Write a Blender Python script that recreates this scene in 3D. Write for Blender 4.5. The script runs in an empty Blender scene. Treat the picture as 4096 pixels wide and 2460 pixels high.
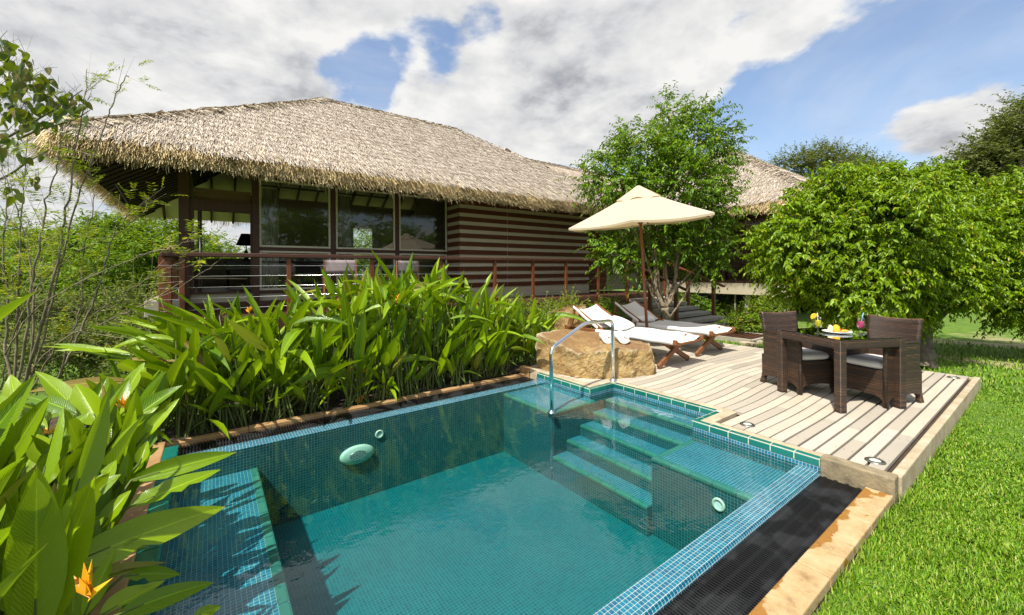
import bpy, math, random
import numpy as np
from mathutils import Vector, Matrix
R = math.radians
rng = np.random.default_rng(7)
rnd = random.Random(7)
sc = bpy.context.scene
COL = sc.collection

# ------------------------------------------------------------------ camera
F, TH, CX, CY, ROLL, CAMZ = 1637.326, 0.935866, 2048.0, 1084.70, -0.006942, 1.55
cd = bpy.data.cameras.new("camera")
cam = bpy.data.objects.new("camera", cd); COL.objects.link(cam)
cd.sensor_width = 36.0; cd.lens = F / 4096 * 36.0
cd.shift_y = -(1230 - CY) / 4096
cd.clip_end = 2000; cd.clip_start = 0.05
_r = Vector((math.cos(TH), math.sin(TH), 0)); _f = Vector((-math.sin(TH), math.cos(TH), 0)); _u = Vector((0, 0, 1))
_c, _s = math.cos(-ROLL), math.sin(-ROLL)
_rc = _r * _c - _u * _s; _uc = _r * _s + _u * _c; _bk = -_f
cam.matrix_world = Matrix(((_rc.x, _uc.x, _bk.x, 0), (_rc.y, _uc.y, _bk.y, 0), (_rc.z, _uc.z, _bk.z, CAMZ), (0, 0, 0, 1)))
sc.camera = cam

def pt(x, y, fw):            # a pixel of the 4096 px photograph at a forward distance in metres -> world point
    dx, dy = x - CX, y - CY
    rx = dx * _c - dy * _s; ry = dx * _s + dy * _c
    p = _r * (rx / F * fw) + _f * fw
    return np.array((p.x, p.y, CAMZ - ry / F * fw))
def pz(x, y, z):             # the same on a level plane z
    dx, dy = x - CX, y - CY
    ry = dx * _s + dy * _c
    return pt(x, y, (CAMZ - z) * F / ry)

# ------------------------------------------------------------------ view, sun, sky
sc.view_settings.view_transform = 'Standard'
sc.view_settings.look = 'None'
sc.view_settings.exposure = 0.53
sc.view_settings.gamma = 1.0
SUN_AZ, SUN_EL = R(291.0), R(57.0)
sd = bpy.data.lights.new("sun", 'SUN'); sd.energy = 5.0; sd.angle = R(0.53); sd.color = (1.0, 0.95, 0.86)
sun = bpy.data.objects.new("sun", sd); COL.objects.link(sun)
_sv = Vector((math.cos(SUN_AZ) * math.cos(SUN_EL), math.sin(SUN_AZ) * math.cos(SUN_EL), math.sin(SUN_EL)))
sun.rotation_euler = _sv.to_track_quat('Z', 'Y').to_euler()

class NT:                     # small node helper
    def __init__(s, tree): s.t = tree; s.n = tree.nodes; s.l = tree.links
    def new(s, typ, **kw):
        n = s.n.new(typ)
        for k, v in kw.items(): setattr(n, k, v)
        return n
    def put(s, node, key, val):
        if val is None: return
        sk = node.inputs[key]
        if isinstance(val, bpy.types.NodeSocket): s.l.new(val, sk)
        else: sk.default_value = val
    def math(s, op, a, b=None, c=None, clamp=False):
        n = s.new('ShaderNodeMath', operation=op, use_clamp=clamp)
        for i, v in enumerate((a, b, c)):
            if v is not None: s.put(n, i, v)
        return n.outputs[0]
    def vmath(s, op, a, b=None, out=0):
        n = s.new('ShaderNodeVectorMath', operation=op)
        s.put(n, 0, a)
        if b is not None: s.put(n, 3 if op == 'SCALE' else 1, b)
        return n.outputs[out]
    def noise(s, vec, scale, detail=3, rough=0.55, dist=0.0):
        n = s.new('ShaderNodeTexNoise')
        s.put(n, 'Vector', vec); s.put(n, 'Scale', scale); s.put(n, 'Detail', detail); s.put(n, 'Roughness', rough); s.put(n, 'Distortion', dist)
        return n.outputs[0]
    def ramp(s, fac, stops, interp='LINEAR'):
        n = s.new('ShaderNodeValToRGB'); r = n.color_ramp; r.interpolation = interp
        while len(r.elements) < len(stops): r.elements.new(0.5)
        for e, (p, c) in zip(r.elements, stops):
            e.position = p; e.color = (c[0], c[1], c[2], 1) if not isinstance(c, (int, float)) else (c, c, c, 1)
        s.put(n, 'Fac', fac)
        return n.outputs[0]
    def mix(s, fac, a, b, mode='MIX'):
        n = s.new('ShaderNodeMix', data_type='RGBA', blend_type=mode)
        f = lambda c: c if isinstance(c, bpy.types.NodeSocket) else (c[0], c[1], c[2], 1)
        s.put(n, 0, fac); s.put(n, 6, f(a)); s.put(n, 7, f(b))
        return n.outputs[2]
    def smooth(s, x, a, b):
        n = s.new('ShaderNodeMapRange', interpolation_type='SMOOTHSTEP')
        s.put(n, 'Value', x); s.put(n, 'From Min', a); s.put(n, 'From Max', b)
        return n.outputs[0]
    def mapping(s, vec, scale=(1, 1, 1), rot=(0, 0, 0), loc=(0, 0, 0)):
        n = s.new('ShaderNodeMapping')
        s.put(n, 'Vector', vec); n.inputs['Scale'].default_value = scale; n.inputs['Rotation'].default_value = rot; n.inputs['Location'].default_value = loc
        return n.outputs[0]

def make_world():
    w = bpy.data.worlds.new("World"); sc.world = w; w.use_nodes = True
    k = NT(w.node_tree); k.n.clear()
    sky = k.new('ShaderNodeTexSky', sky_type='NISHITA')
    sky.sun_disc = False; sky.sun_elevation = SUN_EL; sky.sun_rotation = math.atan2(_sv.x, _sv.y)
    sky.air_density = 1.0; sky.dust_density = 2.4; sky.ozone_density = 1.2
    d = k.vmath('NORMALIZE', k.new('ShaderNodeTexCoord').outputs['Generated'])
    sep = k.new('ShaderNodeSeparateXYZ'); k.put(sep, 0, d)
    z = k.math('MAXIMUM', sep.outputs[2], 0.0)
    den = k.math('ADD', z, 0.30)
    flat = k.new('ShaderNodeCombineXYZ')
    k.put(flat, 0, k.math('DIVIDE', sep.outputs[0], den)); k.put(flat, 1, k.math('DIVIDE', sep.outputs[1], den)); k.put(flat, 2, z)
    P = flat.outputs[0]
    n1 = k.noise(P, 2.3, 12, 0.58, 0.12)
    sd_ = Vector((_sv.x, _sv.y, 0)).normalized() * 0.07
    n2 = k.noise(k.vmath('ADD', P, (sd_.x, sd_.y, 0.10)), 2.3, 8, 0.58, 0.12)
    low = k.noise(k.vmath('ADD', P, (3.1, 1.7, 0)), 0.8, 3, 0.5)
    cov = k.math('MULTIPLY_ADD', n1, 1.9, -0.42)
    # where the sky is open and where the cloud banks stand, as directions
    for (x, y, rad, amt) in CLOUDS:
        c = Vector(pt(x, y, 1.0)) - Vector((0, 0, CAMZ)); c.normalize()
        dt = k.vmath('DOT_PRODUCT', d, (c.x, c.y, c.z), out=1)
        m = k.smooth(dt, math.cos(R(rad)), math.cos(R(rad * 0.15)))
        cov = k.math('MULTIPLY_ADD', m, amt, cov)
    mask = k.smooth(cov, 0.44, 0.70)
    thick = k.smooth(cov, 0.60, 0.98)
    lit = k.math('MULTIPLY_ADD', k.math('SUBTRACT', n1, n2), 3.2, 0.90)
    lit = k.math('SUBTRACT', lit, k.math('MULTIPLY', thick, 0.27))
    lit = k.math('MULTIPLY_ADD', k.math('SUBTRACT', low, 0.5), 0.7, lit)
    ccol = k.ramp(lit, [(0.0, (1.9, 2.05, 2.35)), (0.28, (3.1, 3.2, 3.4)), (0.58, (4.7, 4.72, 4.8)), (1.0, (6.1, 6.05, 5.9))])
    n = [x for x in k.n if x.type == 'VALTORGB'][-1]
    # ramps clamp at 1: keep the ramp below one and scale
    for e in n.color_ramp.elements:
        e.color = (e.color[0] / 10, e.color[1] / 10, e.color[2] / 10, 1)
    ccol = k.vmath('SCALE', ccol, 11.2)
    scn = k.vmath('SCALE', sky.outputs[0], 1.6)
    veil = k.math('MAXIMUM', mask, k.math('MULTIPLY', k.smooth(k.noise(P, 0.9, 6, 0.62, 0.6), 0.42, 0.75), 0.45))
    col = k.mix(veil, scn, ccol)
    hz = k.smooth(sep.outputs[2], 0.16, 0.0)
    col = k.mix(k.math('MULTIPLY', hz, 0.5), col, (3.9, 4.1, 4.4))
    bg = k.new('ShaderNodeBackground'); k.put(bg, 'Color', col); bg.inputs['Strength'].default_value = 0.095
    out = k.new('ShaderNodeOutputWorld'); k.l.new(bg.outputs[0], out.inputs[0])
CLOUDS = [(1400, 285, 6, -0.34), (1530, 235, 4.5, -0.26), (1720, 175, 5, -0.24), (1950, 120, 4, -0.18), (3500, 440, 16, -0.36), (3050, 460, 7, -0.22), (4000, 330, 12, -0.24), (2950, 590, 8, -0.28),
          (500, 250, 30, 0.22), (1000, -40, 16, 0.24), (300, 60, 16, 0.16), (2100, 330, 12, 0.28), (2450, 200, 15, 0.24), (2900, 110, 13, 0.20), (3500, 20, 12, 0.20), (2250, 520, 8, 0.18),
          (3880, 540, 7, 0.42), (3600, 590, 6, 0.42), (4060, 470, 6, 0.36), (1050, 420, 8, 0.22), (1380, 390, 4, 0.25), (2000, -700, 30, 0.25)]
make_world()

# ------------------------------------------------------------------ materials
MATS = {}
def newmat(name):
    m = bpy.data.materials.new(name); m.use_nodes = True
    k = NT(m.node_tree)
    b = k.n.get('Principled BSDF')
    MATS[name] = m
    return m, k, b
def obj_co(k): return k.new('ShaderNodeNewGeometry').outputs['Position']
def bump(k, b, h, strength=0.3, dist=0.01):
    n = k.new('ShaderNodeBump'); k.put(n, 'Height', h); n.inputs['Strength'].default_value = strength; n.inputs['Distance'].default_value = dist
    k.l.new(n.outputs[0], b.inputs['Normal'])
def plain(name, c, rough=0.6, metal=0.0, var=0.25, scale=6.0, bmp=0.0, bscale=40.0, spec=None, stretch=None, c2=None, detail=4):
    m, k, b = newmat(name)
    co = obj_co(k)
    if stretch: co = k.mapping(co, stretch)
    n = k.noise(co, scale, detail, 0.6)
    c2 = c2 or tuple(x * (1 - var) for x in c)
    col = k.ramp(n, [(0.3, c2), (0.7, c)])
    k.put(b, 'Base Color', col); k.put(b, 'Roughness', rough); k.put(b, 'Metallic', metal)
    if spec is not None: k.put(b, 'Specular IOR Level', spec)
    if bmp: bump(k, b, k.noise(co, bscale, 4, 0.6), bmp, 0.01)
    return m
def leafmat(name, cols, rough=0.45, trans=0.3, vein=0.0, spec=0.3, dead=None):
    m, k, b = newmat(name)
    rp = k.new('ShaderNodeNewGeometry').outputs['Random Per Island']
    st = [(i / (len(cols) - 1) * (0.955 if dead else 1.0), c) for i, c in enumerate(cols)]
    if dead: st += [(0.97, dead)]
    col = k.ramp(rp, st)
    if vein:
        uv = k.new('ShaderNodeTexCoord').outputs['UV']
        sp = k.new('ShaderNodeSeparateXYZ'); k.put(sp, 0, uv)
        au = k.math('ABSOLUTE', sp.outputs[0])
        ph = k.math('SUBTRACT', k.math('MULTIPLY', sp.outputs[1], k.math('MULTIPLY_ADD', rp, 14.0, 22.0)), k.math('MULTIPLY', au, k.math('MULTIPLY_ADD', rp, 3.0, 4.0)))
        ph = k.math('ADD', ph, k.math('MULTIPLY', k.noise(obj_co(k), 22, 3, .6), 1.6))
        w = k.math('SINE', k.math('MULTIPLY', ph, 6.283))
        mid = k.smooth(au, 0.07, 0.02)
        col = k.mix(k.math('MULTIPLY_ADD', w, 0.07, 0.10), col, tuple(c * 0.55 for c in cols[len(cols) // 2]))
        col = k.mix(k.math('MULTIPLY', mid, 0.45), col, tuple(min(1, c * 1.9) for c in cols[-1]))
        tipm = k.smooth(sp.outputs[1], 0.955, 1.0)
        col = k.mix(k.math('MULTIPLY', tipm, k.math('MULTIPLY', rp, 1.0)), col, (0.32, 0.24, 0.05))
        blot = k.smooth(k.noise(obj_co(k), 9, 4, 0.6), 0.62, 0.8)
        col = k.mix(k.math('MULTIPLY', blot, 0.35), col, (0.17, 0.22, 0.02))
        bump(k, b, w, vein, 0.004)
    k.put(b, 'Base Color', col); k.put(b, 'Roughness', rough); k.put(b, 'Specular IOR Level', spec)
    tr = k.new('ShaderNodeBsdfTranslucent')
    k.put(tr, 'Color', k.mix(0.55, col, (0.36, 0.50, 0.008), 'MIX'))
    mx = k.new('ShaderNodeMixShader'); k.put(mx, 0, trans)
    k.l.new(b.outputs[0], mx.inputs[1]); k.l.new(tr.outputs[0], mx.inputs[2])
    k.l.new(mx.outputs[0], k.n.get('Material Output').inputs[0])
    return m
def islandmat(name, cols, rough=0.85, spec=0.2, grain=None):
    m, k, b = newmat(name)
    rp = k.new('ShaderNodeNewGeometry').outputs['Random Per Island']
    col = k.ramp(rp, [(i / (len(cols) - 1), c) for i, c in enumerate(cols)])
    if grain:
        n = k.noise(obj_co(k), grain, 4, 0.6)
        n2 = k.noise(k.mapping(obj_co(k), (grain, 1.5, 4)), 1.0, 4, 0.6); n3 = k.noise(obj_co(k), 2.2, 4, 0.6)
        col = k.mix(k.math('MULTIPLY', k.math('ADD', k.smooth(n2, 0.45, 0.85), k.smooth(n3, 0.5, 0.8)), 0.28), col, tuple(x * 0.75 for x in cols[0]))
    k.put(b, 'Base Color', col); k.put(b, 'Roughness', rough); k.put(b, 'Specular IOR Level', spec)
    return m
def mosaic(name, ca, cb, grout, pitch=0.025, line=0.075, rough=0.18):
    m, k, b = newmat(name)
    uv = k.new('ShaderNodeTexCoord').outputs['UV']
    q = k.vmath('SCALE', uv, 1.0 / pitch)
    fl = k.vmath('FLOOR', q); fr = k.vmath('SUBTRACT', q, fl)
    sp = k.new('ShaderNodeSeparateXYZ'); k.put(sp, 0, fr)
    e = lambda s: k.math('MINIMUM', s, k.math('SUBTRACT', 1.0, s))
    dd = k.math('MINIMUM', e(sp.outputs[0]), e(sp.outputs[1]))
    g = k.smooth(dd, line * 0.55, line * 1.25)
    wn = k.new('ShaderNodeTexWhiteNoise', noise_dimensions='3D'); k.put(wn, 'Vector', k.vmath('ADD', fl, (0.5, 0.5, 0.5)))
    col = k.ramp(wn.outputs[0], [(0, ca), (1, cb)])
    dirt = k.noise(obj_co(k), 3.0, 4, 0.6)
    gr = k.ramp(dirt, [(0.3, tuple(x * 0.7 for x in grout)), (0.65, grout)])
    k.put(b, 'Base Color', k.mix(g, gr, col))
    k.put(b, 'Roughness', k.math('MULTIPLY_ADD', g, rough - 0.8, 0.8))
    bump(k, b, g, 0.4, 0.003)
    return m
def wood(name, c, c2, rough=0.5, axis='Y', scale=1.0, bmp=0.15, spec=0.4):
    m, k, b = newmat(name)
    tc = k.new('ShaderNodeTexCoord').outputs['Object']
    st = {'X': (1.2, 22, 22), 'Y': (22, 1.2, 22), 'Z': (22, 22, 1.2)}[axis]
    n = k.noise(k.mapping(tc, tuple(x * scale for x in st)), 1.0, 5, 0.65, 0.4)
    n2 = k.noise(tc, 2.2, 3, 0.6)
    col = k.mix(k.math('MULTIPLY', n2, 0.5), k.ramp(n, [(0.25, c2), (0.72, c)]), tuple(x * 0.6 for x in c))
    k.put(b, 'Base Color', col); k.put(b, 'Roughness', k.math('MULTIPLY_ADD', n, 0.25, rough - 0.1)); k.put(b, 'Specular IOR Level', spec)
    if bmp: bump(k, b, n, bmp, 0.004)
    return m
def glassy(name, tint=(0.9, 0.95, 0.93), ior=1.5, boost=1.0, rough=0.0, ripple=None):
    m = bpy.data.materials.new(name); m.use_nodes = True; MATS[name] = m
    k = NT(m.node_tree); k.n.clear()
    fr = k.new('ShaderNodeFresnel'); fr.inputs[0].default_value = ior
    tr = k.new('ShaderNodeBsdfTransparent'); tr.inputs[0].default_value = (*tint, 1)
    gl = k.new('ShaderNodeBsdfGlossy'); gl.inputs['Roughness'].default_value = rough; gl.inputs['Color'].default_value = (1, 1, 1, 1)
    if ripple:
        co = obj_co(k)
        h = k.math('ADD', k.noise(k.mapping(co, (1, 1, 1)), ripple[0], 3, 0.5, 0.6), k.math('MULTIPLY', k.noise(co, ripple[0] * 3.1, 2, 0.5, 0.3), 0.25))
        bp = k.new('ShaderNodeBump'); k.put(bp, 'Height', h); bp.inputs['Strength'].default_value = ripple[1]; bp.inputs['Distance'].default_value = 0.02
        k.l.new(bp.outputs[0], gl.inputs['Normal']); k.l.new(bp.outputs[0], fr.inputs['Normal'])
    mx = k.new('ShaderNodeMixShader')
    k.put(mx, 0, k.math('MULTIPLY', fr.outputs[0], boost, clamp=True))
    k.l.new(tr.outputs[0], mx.inputs[1]); k.l.new(gl.outputs[0], mx.inputs[2])
    out = k.new('ShaderNodeOutputMaterial'); k.l.new(mx.outputs[0], out.inputs[0])
    return m, k, out

# ------------------------------------------------------------------ mesh building
ORG = {}
def link(o, parent=None):
    COL.objects.link(o)
    if parent is not None: o.parent = parent
    return o
def tag(o, label=None, cat=None, group=None, kind=None):
    for a, v in (('label', label), ('category', cat), ('group', group), ('kind', kind)):
        if v: o[a] = v
    return o
def thing(name, label, cat, loc=(0, 0, 0), rotz=0.0, group=None):
    o = bpy.data.objects.new(name, None); COL.objects.link(o)
    o.location = loc; o.rotation_euler = (0, 0, rotz); o.empty_display_size = 0.1
    ORG[o] = np.array(loc, float) if rotz == 0 else np.zeros(3)
    return tag(o, label, cat, group)
def mesh_np(name, V, F, mats, parent=None, uv=None, mi=None, smooth=False, local=False):
    V = np.asarray(V, np.float64)
    if parent is not None and not local: V = V - ORG[parent]
    F = np.asarray(F); nf, kk = F.shape
    me = bpy.data.meshes.new(name)
    me.vertices.add(len(V)); me.vertices.foreach_set('co', V.astype(np.float32).ravel())
    me.loops.add(nf * kk); me.loops.foreach_set('vertex_index', F.astype(np.int32).ravel())
    me.polygons.add(nf); me.polygons.foreach_set('loop_start', np.arange(0, nf * kk, kk, dtype=np.int32))
    if mi is not None: me.polygons.foreach_set('material_index', np.asarray(mi, np.int32))
    if smooth: me.polygons.foreach_set('use_smooth', np.ones(nf, bool))
    for m in (mats if isinstance(mats, (list, tuple)) else [mats]): me.materials.append(m)
    me.update(calc_edges=True); me.validate()
    if uv is not None:
        l = me.uv_layers.new(name='UVMap'); l.data.foreach_set('uv', np.asarray(uv, np.float32)[F.ravel()].ravel())
    o = bpy.data.objects.new(name, me); link(o, parent)
    ORG[o] = ORG[parent] if parent is not None else np.zeros(3)
    return o
def v3(*a): return np.array(a, float)
def nrm(a):
    a = np.asarray(a, float); return a / (np.linalg.norm(a, axis=-1, keepdims=True) + 1e-12)
class MB:
    def __init__(s): s.v = []; s.f = []; s.u = []; s.m = []
    def add(s, vs, fs, uvs=None, mi=0):
        b = len(s.v); s.v += [tuple(map(float, p)) for p in vs]
        for i, f in enumerate(fs):
            s.f.append([b + j for j in f]); s.m.append(mi)
            if uvs is not None: s.u.append([uvs[j] for j in f])
            else:
                P = [np.array(vs[j], float) for j in f]
                n = np.abs(np.cross(P[1] - P[0], P[2] - P[0]))
                a = int(np.argmax(n)); ij = [(1, 2), (0, 2), (0, 1)][a]
                s.u.append([(p[ij[0]], p[ij[1]]) for p in P])
        return s
    def quad(s, a, b, c, d, mi=0, uvs=None): return s.add([a, b, c, d], [(0, 1, 2, 3)], uvs, mi)
    def box(s, lo, hi, mi=0, top=None):
        x0, y0, z0 = lo; x1, y1, z1 = hi
        vs = [(x0, y0, z0), (x1, y0, z0), (x1, y1, z0), (x0, y1, z0), (x0, y0, z1), (x1, y0, z1), (x1, y1, z1), (x0, y1, z1)]
        return s.add(vs, [(0, 3, 2, 1), (4, 5, 6, 7), (0, 1, 5, 4), (1, 2, 6, 5), (2, 3, 7, 6), (3, 0, 4, 7)], None, mi)
    def beam(s, p, q, w, h, up=(0, 0, 1), mi=0):   # box from p to q, w across, h along up
        p, q, up = v3(*p), v3(*q), v3(*up)
        d = nrm(q - p); sd_ = nrm(np.cross(d, up)); up = np.cross(sd_, d)
        L = np.linalg.norm(q - p)
        vs = []; uv = []
        for t, e in ((0, p), (L, q)):
            for a, b in ((-1, -1), (1, -1), (1, 1), (-1, 1)):
                vs.append(e + sd_ * a * w / 2 + up * b * h / 2)
        return s.add(vs, [(0, 1, 2, 3), (7, 6, 5, 4), (0, 4, 5, 1), (1, 5, 6, 2), (2, 6, 7, 3), (3, 7, 4, 0)], None, mi)
    def tube(s, pts, rad, n=8, mi=0, cap=True):
        pts = np.asarray(pts, float); m = len(pts)
        rad = np.full(m, rad) if np.isscalar(rad) else np.asarray(rad, float)
        T = nrm(np.gradient(pts, axis=0)); a = v3(0, 0, 1) if abs(T[0][2]) < 0.9 else v3(1, 0, 0)
        vs = []; uv = []; L = 0
        for i in range(m):
            if i: L += np.linalg.norm(pts[i] - pts[i - 1])
            a = nrm(a - T[i] * (a @ T[i])); b = np.cross(T[i], a)
            for j in range(n):
                t = 2 * math.pi * j / n
                vs.append(pts[i] + rad[i] * (math.cos(t) * a + math.sin(t) * b)); uv.append((rad[i] * t, L))
        fs = [(i * n + j, i * n + (j + 1) % n, (i + 1) * n + (j + 1) % n, (i + 1) * n + j) for i in range(m - 1) for j in range(n)]
        if cap: fs += [tuple(range(n))[::-1], tuple((m - 1) * n + j for j in range(n))]
        return s.add(vs, fs, uv, mi)
    def lathe(s, prof, c=(0, 0, 0), n=24, mi=0, axis=None):
        c = v3(*c); vs = []
        if axis is None: ax = np.eye(3)
        else:
            w = nrm(v3(*axis)); u = nrm(np.cross(w, v3(0, 0, 1) if abs(w[2]) < .9 else v3(1, 0, 0))); ax = np.array([u, np.cross(w, u), w])
        for r, z in prof:
            for j in range(n):
                t = 2 * math.pi * j / n
                vs.append(c + r * math.cos(t) * ax[0] + r * math.sin(t) * ax[1] + z * ax[2])
        m = len(prof)
        fs = [(i * n + j, i * n + (j + 1) % n, (i + 1) * n + (j + 1) % n, (i + 1) * n + j) for i in range(m - 1) for j in range(n)]
        return s.add(vs, fs, None, mi)
    def prism(s, out, o, au, av, th, mi=0):      # outline (u,v) list extruded along au x av by th (centred)
        o, au, av = v3(*o), v3(*au), v3(*av); n = nrm(np.cross(au, av)); k = len(out)
        A = [o + au * u + av * v + n * th / 2 for u, v in out]; B = [o + au * u + av * v - n * th / 2 for u, v in out]
        fs = [tuple(range(k)), tuple(range(2 * k - 1, k - 1, -1))] + [(i + k, (i + 1) % k + k, (i + 1) % k, i) for i in range(k)]
        return s.add(A + B, fs, [tuple(p) for p in out] * 2, mi)
    def grid(s, fn, nu, nv, mi=0, uvfn=None):
        vs = [fn(i / nu, j / nv) for j in range(nv + 1) for i in range(nu + 1)]
        uv = [(uvfn(i / nu, j / nv) if uvfn else (i / nu, j / nv)) for j in range(nv + 1) for i in range(nu + 1)]
        w = nu + 1
        return s.add(vs, [(j * w + i, j * w + i + 1, (j + 1) * w + i + 1, (j + 1) * w + i) for j in range(nv) for i in range(nu)], uv, mi)
    def build(s, name, mats, parent=None, smooth=False, local=False, bevel=0.0, seg=2, solid=0.0, sub=0):
        V = np.array(s.v)
        if parent is not None and not local: V = V - ORG[parent]
        me = bpy.data.meshes.new(name); me.from_pydata(V.tolist(), [], s.f)
        for m in (mats if isinstance(mats, (list, tuple)) else [mats]): me.materials.append(m)
        me.polygons.foreach_set('material_index', s.m)
        if smooth: me.polygons.foreach_set('use_smooth', [True] * len(s.f))
        l = me.uv_layers.new(name='UVMap')
        l.data.foreach_set('uv', [c for f in s.u for p in f for c in p])
        me.update()
        o = bpy.data.objects.new(name, me); link(o, parent)
        ORG[o] = ORG[parent] if parent is not None else np.zeros(3)
        if solid:
            q = o.modifiers.new('thickness', 'SOLIDIFY'); q.thickness = solid; q.offset = 0
        if sub:
            q = o.modifiers.new('subdivision', 'SUBSURF'); q.levels = sub; q.render_levels = sub
        if bevel:
            q = o.modifiers.new('bevel', 'BEVEL'); q.width = bevel; q.segments = seg; q.limit_method = 'ANGLE'; q.angle_limit = R(40)
        return o
def dup(root, loc, rotz=None, label=None, group=None):
    r = root.copy(); COL.objects.link(r); r.location = loc
    if rotz is not None: r.rotation_euler = (0, 0, rotz)
    if label: r['label'] = label
    if group: r['group'] = group
    for ch in list(root.children):
        c = ch.copy(); COL.objects.link(c); c.parent = r
        for g in ch.children:
            d = g.copy(); COL.objects.link(d); d.parent = c
    return r

# vectorised small faces
def leaf_faces(P, A, N, L, W, fold=0.25, droop=0.15):
    n = len(P); A = nrm(A); S = nrm(np.cross(A, N)); N = np.cross(S, A)
    L = L[:, None]; W = W[:, None]
    V = np.empty((n, 4, 3))
    V[:, 0] = P; V[:, 2] = P + A * L - N * L * droop
    V[:, 1] = P + A * L * 0.42 + S * W * 0.5 + N * W * fold
    V[:, 3] = P + A * L * 0.42 - S * W * 0.5 + N * W * fold
    b = np.arange(n)[:, None] * 4
    Fc = np.concatenate([b + np.array([[0, 1, 2]]), b + np.array([[0, 2, 3]])])
    return V.reshape(-1, 3), Fc
def ribbons(P, Q, S, W):
    n = len(P); W = W[:, None]
    V = np.empty((n, 4, 3)); V[:, 0] = P - S * W / 2; V[:, 1] = P + S * W / 2; V[:, 2] = Q + S * W * .35; V[:, 3] = Q - S * W * .35
    return V.reshape(-1, 3), np.arange(n * 4).reshape(n, 4)
def sphere_dirs(n):
    return nrm(rng.normal(size=(n, 3)))

# ------------------------------------------------------------------ material library
plain('stone', (0.42, 0.27, 0.12), 0.75, var=0.35, scale=3.5, bmp=0.5, bscale=55, c2=(0.25, 0.13, 0.045))
plain('kerb_stone', (0.50, 0.42, 0.29), 0.8, var=0.25, scale=7, bmp=0.5, bscale=70, c2=(0.30, 0.235, 0.14), detail=7)
plain('old_stone', (0.30, 0.24, 0.14), 0.9, scale=9, bmp=0.7, bscale=40, c2=(0.12, 0.10, 0.06))
plain('concrete', (0.36, 0.33, 0.26), 0.85, scale=4, var=0.2, bmp=0.25, bscale=90)
plain('plaster', (0.47, 0.41, 0.29), 0.9, scale=3, var=0.10, bmp=0.1, bscale=120)
plain('cream_board', (0.74, 0.66, 0.53), 0.9, scale=2, var=0.12)
plain('soil', (0.06, 0.04, 0.022), 1.0, scale=9, var=0.5, bmp=0.6, bscale=30)
wood('teak_dark', (0.095, 0.036, 0.020), (0.045, 0.018, 0.012), 0.5, 'Y')
wood('teak_dark_z', (0.095, 0.036, 0.020), (0.045, 0.018, 0.012), 0.5, 'Z')
wood('teak_black', (0.030, 0.014, 0.009), (0.014, 0.008, 0.006), 0.6, 'Y', spec=0.1)
wood('rail_red', (0.20, 0.062, 0.022), (0.09, 0.026, 0.012), 0.4, 'Z')
wood('clad_wood', (0.135, 0.045, 0.018), (0.06, 0.020, 0.009), 0.6, 'Y', spec=0.15)
wood('lounger_wood', (0.27, 0.105, 0.035), (0.13, 0.045, 0.018), 0.45, 'X')
wood('pole_wood', (0.26, 0.085, 0.03), (0.14, 0.04, 0.016), 0.35, 'Z')
wood('chair_wood', (0.36, 0.17, 0.06), (0.2, 0.08, 0.03), 0.5, 'Z')
plain('black_wood', (0.012, 0.010, 0.010), 0.35, var=0.3)
plain('frame_cream', (0.62, 0.56, 0.42), 0.5, var=0.08)
plain('canvas', (0.56, 0.49, 0.355), 0.9, var=0.05, scale=2.5)
plain('sling', (0.82, 0.81, 0.78), 0.9, var=0.03, scale=3)
plain('towel', (0.84, 0.83, 0.80), 1.0, var=0.06, scale=30, bmp=0.5, bscale=160)
plain('mauve', (0.30, 0.24, 0.24), 0.9, var=0.1)
plain('curtain', (0.45, 0.42, 0.33), 0.95, var=0.15, scale=6, stretch=(8, 8, 0.6))
plain('steel', (0.78, 0.79, 0.80), 0.06, 1.0, var=0.03)
plain('cable', (0.72, 0.72, 0.72), 0.25, 1.0, var=0.05)
plain('lamp_ring', (0.28, 0.27, 0.22), 0.35, 0.9, var=0.3, scale=30)
plain('cream_plastic', (0.62, 0.68, 0.55), 0.4, var=0.05)
plain('white_china', (0.80, 0.82, 0.82), 0.15, var=0.02)
plain('bark_pale', (0.34, 0.27, 0.18), 0.9, scale=14, bmp=0.6, bscale=30, c2=(0.13, 0.10, 0.065))
plain('bark_grey', (0.17, 0.145, 0.10), 0.9, scale=16, bmp=0.6, bscale=40, c2=(0.07, 0.058, 0.042))
plain('bark_stem', (0.24, 0.20, 0.13), 0.9, scale=9, bmp=0.4, bscale=40, c2=(0.08, 0.062, 0.045))
plain('twig_dry', (0.30, 0.25, 0.17), 0.95, scale=8, var=0.4)
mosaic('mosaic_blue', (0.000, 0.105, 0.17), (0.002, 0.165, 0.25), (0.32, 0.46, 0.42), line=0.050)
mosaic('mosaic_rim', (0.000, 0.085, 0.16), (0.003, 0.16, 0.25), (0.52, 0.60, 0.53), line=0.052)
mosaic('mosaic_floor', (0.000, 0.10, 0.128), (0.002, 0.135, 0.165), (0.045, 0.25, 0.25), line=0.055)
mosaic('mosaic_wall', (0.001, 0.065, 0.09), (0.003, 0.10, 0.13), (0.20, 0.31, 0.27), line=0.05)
leafmat('leaf_ficus', [(0.035, 0.10, 0.001), (0.085, 0.19, 0.002), (0.165, 0.29, 0.003)], 0.36, 0.30, dead=(0.30, 0.30, 0.02))
leafmat('leaf_ficus_b', [(0.075, 0.155, 0.001), (0.145, 0.255, 0.002), (0.24, 0.36, 0.003)], 0.36, 0.33, dead=(0.34, 0.30, 0.02))
leafmat('leaf_far', [(0.05, 0.115, 0.003), (0.105, 0.205, 0.004), (0.19, 0.30, 0.006)], 0.6, 0.3)
leafmat('leaf_acacia', [(0.055, 0.075, 0.015), (0.10, 0.12, 0.025), (0.17, 0.155, 0.05)], 0.7, 0.25)
leafmat('leaf_yellow', [(0.13, 0.23, 0.006), (0.22, 0.30, 0.008), (0.48, 0.38, 0.01)], 0.5, 0.35)
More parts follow.
